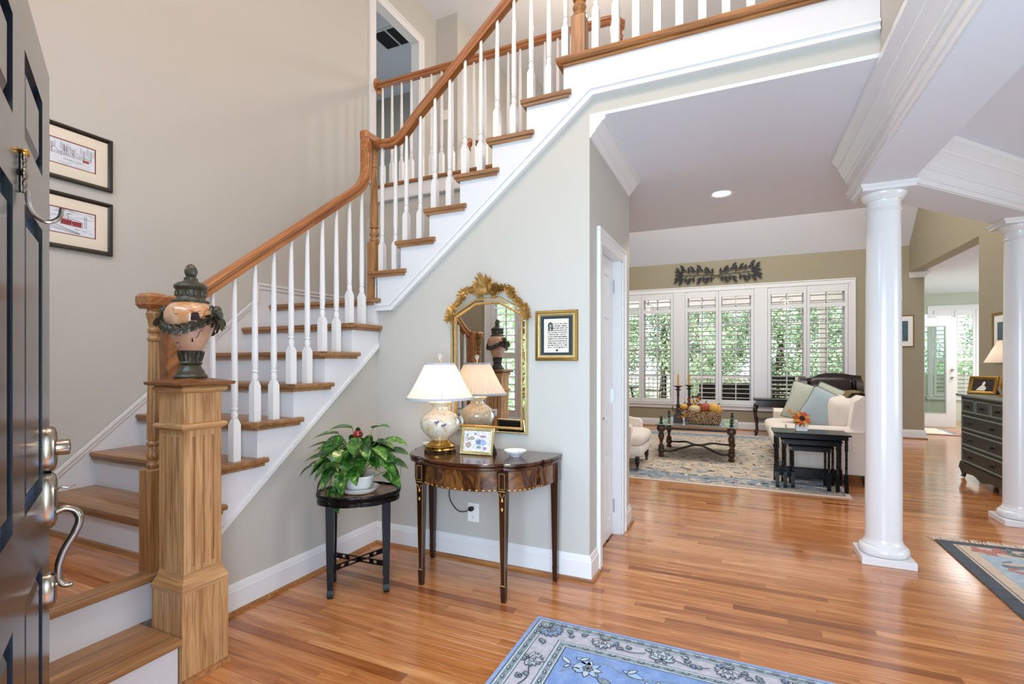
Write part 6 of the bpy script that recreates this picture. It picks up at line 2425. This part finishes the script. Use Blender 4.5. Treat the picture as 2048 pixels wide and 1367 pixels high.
# ------------------------------------------------------------------ green dresser with things on it
DX, DY0, DY1 = 2.272, 6.02, 7.13
t = thing('dresser', 'dark green painted dresser with knobs and scalloped apron', 'dresser', (2.45, 6.58, 0))
MB().box(DX + .012, XR - .02, DY0, DY1, .16, .905).build('body', 'dresser_green', t)
MB().box(DX - .03, XR - .015, DY0 - .03, DY1 + .035, .905, .932, .008).build('top', 'dresser_edge', t)
rows = [(.735, .875, 3), (.55, .70, 1), (.37, .52, 1), (.19, .34, 1)]
for z0, z1, k in rows:
    wdt = (DY1 - DY0 - .09) / k
    for i in range(k):
        a = DY0 + .045 + wdt * i + (.012 if k > 1 else 0)
        b = DY0 + .045 + wdt * (i + 1) - (.012 if k > 1 else 0)
        mb = MB()
        P_ = [(a, z0), (b, z0), (b, z1), (a, z1)]
        ring(mb, P_, [(0, 0), (0, .014), (.006, .018), (.014, .016), (.020, .006)], lambda u, w, hh: (DX + .012 - hh, u, w))
        fr = mb.build('drawer', 'dresser_edge', t)
        mb = MB().box(DX + .003, DX + .011, a + .018, b - .018, z0 + .018, z1 - .018)
        mb.build('drawer_front', 'dresser_green', fr)
        ks = [(a + b) / 2] if k > 1 else [a + (b - a) * .27, a + (b - a) * .77]
        for yk in ks:
            mb = MB()
            mb.M = Matrix.Translation((DX + .003, yk, (z0 + z1) / 2)) @ Matrix.Rotation(-PI / 2, 4, 'Y')
            mb.lathe([(.022, 0), (.020, .003), (.008, .006), (.008, .014), (.018, .022), (.017, .03), (.006, .034), (0, .034)], (0, 0, 0), 12, lobes=6, amp=.06)
            mb.build('knob', 'knob_dark', fr)
ap_ = [(DY0, .17)]
for i in range(25):
    u = i / 24
    ap_.append((DY0 + (DY1 - DY0) * u, .06 + .055 * abs(2 * u - 1) ** 1.5 + .012 * math.cos(u * 6 * PI)))
ap_.append((DY1, .17))
MB().prism(ap_, DX - .004, DX + .016, 'x').build('apron', 'dresser_green', t)
for Y in (DY0 + .035, DY1 - .035):
    for X in (DX + .02, XR - .06):
        MB().tube(spline([(X, Y, .18), (X - .012, Y, .12), (X + .006, Y, .05), (X - .008, Y, .012)], 4), [.03] * 5 + [.024] * 4 + [.02] * 3 + [.022], 8).build('leg', 'dresser_green', t)
t = thing('photo_frame', 'gold framed wedding photograph standing on the green dresser', 'picture frame', (2.42, 7.02, .932), math.radians(-48), world=False)
R2 = Matrix.Rotation(math.radians(-14), 4, 'X')
FE2 = lambda u, v, d: tuple(R2 @ Vector((u, -d, v + .10)))
mb = MB()
ring(mb, rect(.26, .20), [(0, -.008), (0, .010), (.008, .016), (.024, .012), (.034, .004)], FE2)
mb.build('frame', 'gold_frame', t)
panel(MB(), .20, .14, .003, FE2).build('photograph', 'photo_dark', t)
mb = MB()
mb.add([FE2(u, v, .004) for u, v in ((-.06, -.058), (.02, -.06), (.035, -.03), (.012, .0), (.022, .03), (.01, .045), (-.005, .03), (-.01, .0), (-.035, -.025))], [tuple(range(9))])
mb.build('bride_figure', 'dress_white', t, 0)
mb = MB()
mb.add([FE2(u, v, -.009) for u, v in rect(.22, .16)], [(0, 1, 2, 3)])
mb.add([FE2(.09, .03, -.009), FE2(.09, -.09, -.009), (.10, .12, .001)], [(0, 1, 2)])
mb.build('easel_back', 'easel_black', t)
t = thing('dresser_lamp', 'lit cream lamp shade half hidden by the right column', 'lamp', (2.47, 6.62, .932))
MB().lathe([(.06, 0), (.06, .012), (.02, .02), (.03, .06), (.05, .12), (.045, .18), (.018, .24), (.01, .26), (.01, .34)], (2.47, 6.62, .932), 20).build('base', 'brass', t)
MB().lathe([(.165, .345), (.06, .57)], (2.47, 6.62, .932), 32, cap=False).build('lamp_shade', 'shade_cloth', t)
MB().sphere((2.47, 6.62, 1.36), .028, 10, 7).build('light_bulb', 'bulb', t)
light('dresser_lamp_bulb', 'POINT', (2.47, 6.62, 1.355), 5, (1, .76, .5), size=.03)
t = thing('gilt_wall_picture', 'gilt framed picture on the olive wall over the dresser', 'picture', (XR, 7.05, 1.56), world=False)
mb = MB()
ring(mb, [(-.28, -.27), (.28, -.27), (.28, .27), (-.28, .27)], [(0, 0), (0, .02), (.008, .026), (.03, .018)], lambda u, w, hh: (-hh, u, w))
mb.build('frame', 'gold_frame', t)
mb = MB()
mb.add([(-.012, u, w) for u, w in ((-.26, -.25), (.26, -.25), (.26, .25), (-.26, .25))], [(0, 1, 2, 3)])
mb.build('print', 'mat_white', t)
mb = MB()
mb.add([(-.014, u, w) for u, w in ((-.17, -.16), (.17, -.16), (.17, .16), (-.17, .16))], [(0, 1, 2, 3)])
mb.build('image', 'seascape', t)
t = thing('seascape_picture', 'small blue seascape in a thin gold frame near the kitchen opening', 'picture', (2.535, YW, 1.805), world=False)
mb = MB()
ring(mb, rect(.33, .53), [(0, 0), (0, .014), (.004, .018), (.014, .012)], FY)
mb.build('frame', 'gold_frame', t)
panel(MB(), .305, .505, .010, FY).build('mat_board', 'mat_white', t)
panel(MB(), .17, .34, .012, FY).build('image', 'seascape', t)

# ------------------------------------------------------------------ kitchen end
mb = MB().sweep([(0, 0), (.01, 0), (.03, .05), (.06, .075), (.06, .09), (0, .09)], [(XR - .0, YW, 2.70), (2.85, YW, 2.70), (2.85, YW + .3, 2.70)])
struct('trim_12', mb, 'white', 'white cap moulding on the wall end below the kitchen opening', 'trim')
kd = thing('door_3', 'white glazed kitchen door standing open with grey glass panel', 'door', (3.06, 12.38, .012), kind='structure')
X0, X1, Yd = 3.06, 3.885, 12.38
MB().box(X0, X0 + .15, Yd, Yd + .045, .012, 2.15, .003).box(X1 - .15, X1, Yd, Yd + .045, .012, 2.15, .003).box(X0 + .15, X1 - .15, Yd + .001, Yd + .044, 2.0, 2.149).box(X0 + .15, X1 - .15, Yd + .001, Yd + .044, .013, .28).build('leaf', 'white', kd)
MB().box(X0 + .17, X1 - .17, Yd - .004, Yd + .012, .28, .30).box(X0 + .15, X0 + .17, Yd - .004, Yd + .012, .28, 2.0).box(X1 - .17, X1 - .15, Yd - .004, Yd + .012, .28, 2.0).box(X0 + .17, X1 - .17, Yd - .004, Yd + .012, 1.98, 2.0).build('glazing_bead', 'grey_panel', kd)
MB().box(X0 + .15, X1 - .15, Yd + .018, Yd + .024, .28, 2.0).build('pane', 'tinted_glass', kd, 0)
mb = MB()
for zz in (.62, 1.05, 1.48):
    mb.box(X0 + .15, X1 - .15, Yd + .012, Yd + .018, zz - .006, zz + .006)
mb.box((X0 + X1) / 2 - .006, (X0 + X1) / 2 + .006, Yd + .012, Yd + .018, .28, 2.0)
mb.build('muntin', 'grey_panel', kd, 0)
for zz, r in ((1.13, .032), (.98, .03)):
    mb = MB()
    mb.M = Matrix.Translation((X1 - .065, Yd, zz)) @ Matrix.Rotation(PI / 2, 4, 'X')
    mb.lathe([(r, 0), (r, .008), (.014, .014), (.014, .03), (.026, .04), (.024, .056), (0, .06)], (0, 0, 0), 18)
    mb.build('knob', 'steel', kd)
t = sthing('window_5', 'shuttered kitchen window behind the glazed door', 'window', (4.6, 13.9, .5))
mb = MB().box(3.86, 3.96, 13.87, 13.9, .52, 2.42).box(3.86, 5.7, 13.87, 13.9, 2.42, 2.53).box(3.84, 5.7, 13.84, 13.9, .46, .52)
mb.build('casing', 'white', t)
for i in range(4):
    shutter_panel(t, 3.97 + i * .36, 3.97 + (i + 1) * .36 - .006, .53, 2.42, 13.868, 1.35, pitch=.09)
t = thing('kitchen_rug', 'small red bordered rug at the glazed kitchen door', 'rug', (3.4, 11.7, 0))
MB().box(2.95, 3.62, 11.05, 12.2, .001, .008).build('border', 'dining_red', t, 0)
MB().box(3.01, 3.56, 11.11, 12.14, .004, .009).build('field', 'living_rug_border', t, 0)
MB().box(3.10, 3.47, 11.2, 12.05, .006, .0098).build('centre_panel', 'carpet_binding', t, 0)

# ------------------------------------------------------------------ porch and garden behind the windows
struct('floor_porch', MB().box(-6, 2.7, YW + .12, 14.2, -.25, -.05), 'porch_floor', 'grey porch floor outside the windows', 'floor')
struct('ceiling_porch', MB().box(-6, 2.78, YW + .12, 14.3, 2.98, 3.1).box(-6, 2.78, 14.05, 14.3, 2.62, 3.0), 'porch_white', 'white porch ceiling and beam outside the windows', 'ceiling')
for i, X in enumerate((-3.1, -1.55, .35, 1.9)):
    t = tag(MB().box(X - .07, X + .07, 14.1, 14.24, -.05, 2.64, .006).build('porch_post', 'porch_white'), ['porch post far beyond the leftmost window', 'porch post seen beside the left mullion', 'porch post between the middle and right windows', 'porch post behind the leather chair'][i], 'post', 'square white porch posts')
    MB().box(X - .09, X + .09, 14.08, 14.26, -.05, .06, .004).box(X - .09, X + .09, 14.08, 14.26, 2.54, 2.62, .004).build('post_trim', 'porch_white', t)
t = thing('porch_railing', 'white porch railing beyond the windows', 'railing', (-.6, 14.17, 0))
MB().box(-6, 2.7, 14.14, 14.20, .86, .92).box(-6, 2.7, 14.14, 14.20, .08, .13).build('rails', 'porch_white', t)
proto = None
X = -5.0
while X < 2.6:
    if proto is None:
        proto = MB().box(-.016, .016, -.016, .016, .13, .86).build('picket', 'porch_white', t, 0)
        o = proto
    else:
        o = proto.copy()
        COL.objects.link(o)
    o.parent = t
    o.location = Vector((X, 14.17, 0)) - Vector(t.location)
    X += .12


def slat_chair(label, x, y, rz, group=None):
    t = thing('porch_chair', label, 'chair', (x, y, -.05), rz, group or 'dark porch chairs', world=False)
    MB().box(-.27, .27, -.25, .27, .42, .45, .01).build('seat', 'porch_dark', t)
    for s in (-1, 1):
        MB().box(s * .27 - .02, s * .27 + .02, .23, .27, 0, 1.02, .005).build('leg', 'porch_dark', t)
        MB().box(s * .27 - .02, s * .27 + .02, -.25, -.21, 0, .64, .005).build('leg', 'porch_dark', t)
        MB().box(s * .27 - .025, s * .27 + .025, -.27, .27, .63, .655, .005).build('armrest', 'porch_dark', t)
    for i in range(6):
        MB().box(-.25, .25, .235, .255, .50 + i * .09, .56 + i * .09, .003).build('back_slat', 'porch_dark', t)


def porch_table(label, x, y):
    t = thing('porch_table', label, 'table', (x, y, -.05), 0, world=False)
    MB().lathe([(.55, .70), (.56, .715), (.55, .73), (0, .73)], (0, 0, 0), 28).build('top', 'porch_dark', t)
    for s in (-1, 1):
        for u in (-1, 1):
            MB().tube([(s * .40, u * .40, 0), (s * .28, u * .28, .72)], .02, 6).build('leg', 'porch_dark', t)


porch_table('dark round porch table outside the leftmost window', -2.75, 12.5)
slat_chair('dark slatted porch chair turned away beside the round table', -1.85, 12.35, math.radians(-75))
slat_chair('dark slatted porch chair behind the round table', -3.2, 13.2, math.radians(20))
slat_chair('dark slatted porch chair outside the right window', .95, 12.6, math.radians(160))
t = thing('wicker_loveseat', 'dark wicker loveseat outside the middle window', 'sofa', (-.25, 12.1, -.05), PI, world=False)
MB().box(-.50, .50, -.30, .34, .1, .42, .03).build('seat', 'porch_dark', t)
MB().box(-.52, .52, .26, .38, .1, .88, .03).build('backrest', 'porch_dark', t)
for s in (-1, 1):
    MB().box(s * .50 - .06, s * .50 + .06, -.32, .34, .0, .64, .03).build('arm', 'porch_dark', t)
for i, X in enumerate((-2.0, 1.0)):
    t = thing('porch_pendant', ['lit porch pendant outside the leftmost window', 'lit porch pendant outside the right window'][i], 'pendant light', (X, 12.6, 2.6), group='lit porch pendants')
    MB().tube([(X, 12.6, 2.98), (X, 12.6, 2.72)], .008, 6).build('stem', 'black_iron', t)
    for k in range(4):
        a = k * PI / 2
        MB().tube(spline([(X, 12.6, 2.72), (X + .11 * math.cos(a), 12.6 + .11 * math.sin(a), 2.66), (X + .10 * math.cos(a), 12.6 + .10 * math.sin(a), 2.52), (X, 12.6, 2.46)], 4), .006, 5).build('cage_rib', 'black_iron', t)
    MB().sphere((X, 12.6, 2.60), .045, 10, 8, sz=1.3).build('bulb', 'lantern_bulb', t)
    light('porch_pendant_lamp', 'POINT', (X, 12.6, 2.50), 70, (1, .93, .86), size=.06)
# garden
gr = tag(MB().box(-30, 30, 14.3, 45, -.6, -.35).build('ground', 'lawn'), 'sunlit lawn beyond the porch', 'ground', kind='structure')
struct('ground_front', MB().box(-20, 20, -25, .02, -.25, -.12), 'lawn', 'front lawn behind the viewer', 'ground')


def tree(label, x, y, h, r, m, seed, n=17000, z0=-.4):
    rgt = random.Random(seed)
    t = thing('garden_tree', label, 'tree', (x, y, z0))
    MB().tube([(x, y, z0), (x + .1, y, z0 + h * .4), (x, y + .1, z0 + h * .8)], [.14, .11, .05], 8).build('trunk', 'trunk', t)
    mb = MB()
    vs, fs = [], []
    cl = [(Vector((rgt.gauss(0, .45) * r, rgt.gauss(0, .45) * r, rgt.uniform(.08, 1) * h)), rgt.uniform(.25, .5) * r) for _ in range(26)]
    for i in range(n):
        c, rr = cl[i % len(cl)]
        p = Vector((x, y, z0)) + c + Vector((rgt.gauss(0, .5), rgt.gauss(0, .5), rgt.gauss(0, .5))) * rr
        if p.z < z0 + .1:
            continue
        a = Vector((rgt.uniform(-1, 1), rgt.uniform(-1, 1), rgt.uniform(-1, 1))).normalized()
        b = a.cross(Vector((rgt.uniform(-1, 1), rgt.uniform(-1, 1), rgt.uniform(-1, 1)))).normalized()
        s = rgt.uniform(.03, .065)
        k = len(vs)
        vs += [tuple(p - a * s), tuple(p + b * s * .6), tuple(p + a * s), tuple(p - b * s * .6)]
        fs.append((k, k + 1, k + 2, k + 3))
    mb.add(vs, fs)
    c = mb.build('crown', m, t, 0)
    c['kind'] = 'stuff'


TL = ['tall pale tree beyond the leftmost window', 'dark leafy tree between left and middle windows', 'bright green tree behind the middle window', 'dense tree right of the middle window', 'dark green tree behind the right window',
      'pale tree at the right end of the windows', 'distant tree high behind the loveseat', 'distant tree behind the leather chair', 'far tree at the left edge of the garden', 'tree outside the kitchen window', 'second tree outside the kitchen window']
for i, (x, y, h, r, m) in enumerate(((-4.6, 17.5, 5.5, 1.5, 'hedge_b'), (-2.4, 18, 5, 1.4, 'hedge_c'), (-.6, 17.2, 4.2, 1.3, 'hedge_b'), (1.2, 18.5, 5.5, 1.5, 'hedge_a'), (3.0, 17.5, 5.0, 1.5, 'hedge_c'), (4.6, 20, 6, 1.8, 'hedge_b'), (-1.6, 22, 7, 2.2, 'hedge_a'), (2.2, 23, 7, 2.2, 'hedge_a'),
                                    (-7.0, 21, 6, 2.2, 'hedge_a'), (6.2, 17.0, 5, 1.4, 'hedge_a'), (7.8, 18.5, 5, 1.6, 'hedge_b'))):
    tree(TL[i], x, y, h, r, m, 30 + i)
for i, (x, y) in enumerate(((-4.2, -4.2), (-6.0, -5.5))):
    tree(['green tree on the front lawn seen in the mirror', 'second tree on the front lawn seen in the mirror'][i], x, y, 4.0, 1.3, 'hedge_b', 60 + i, 4000, -.12)
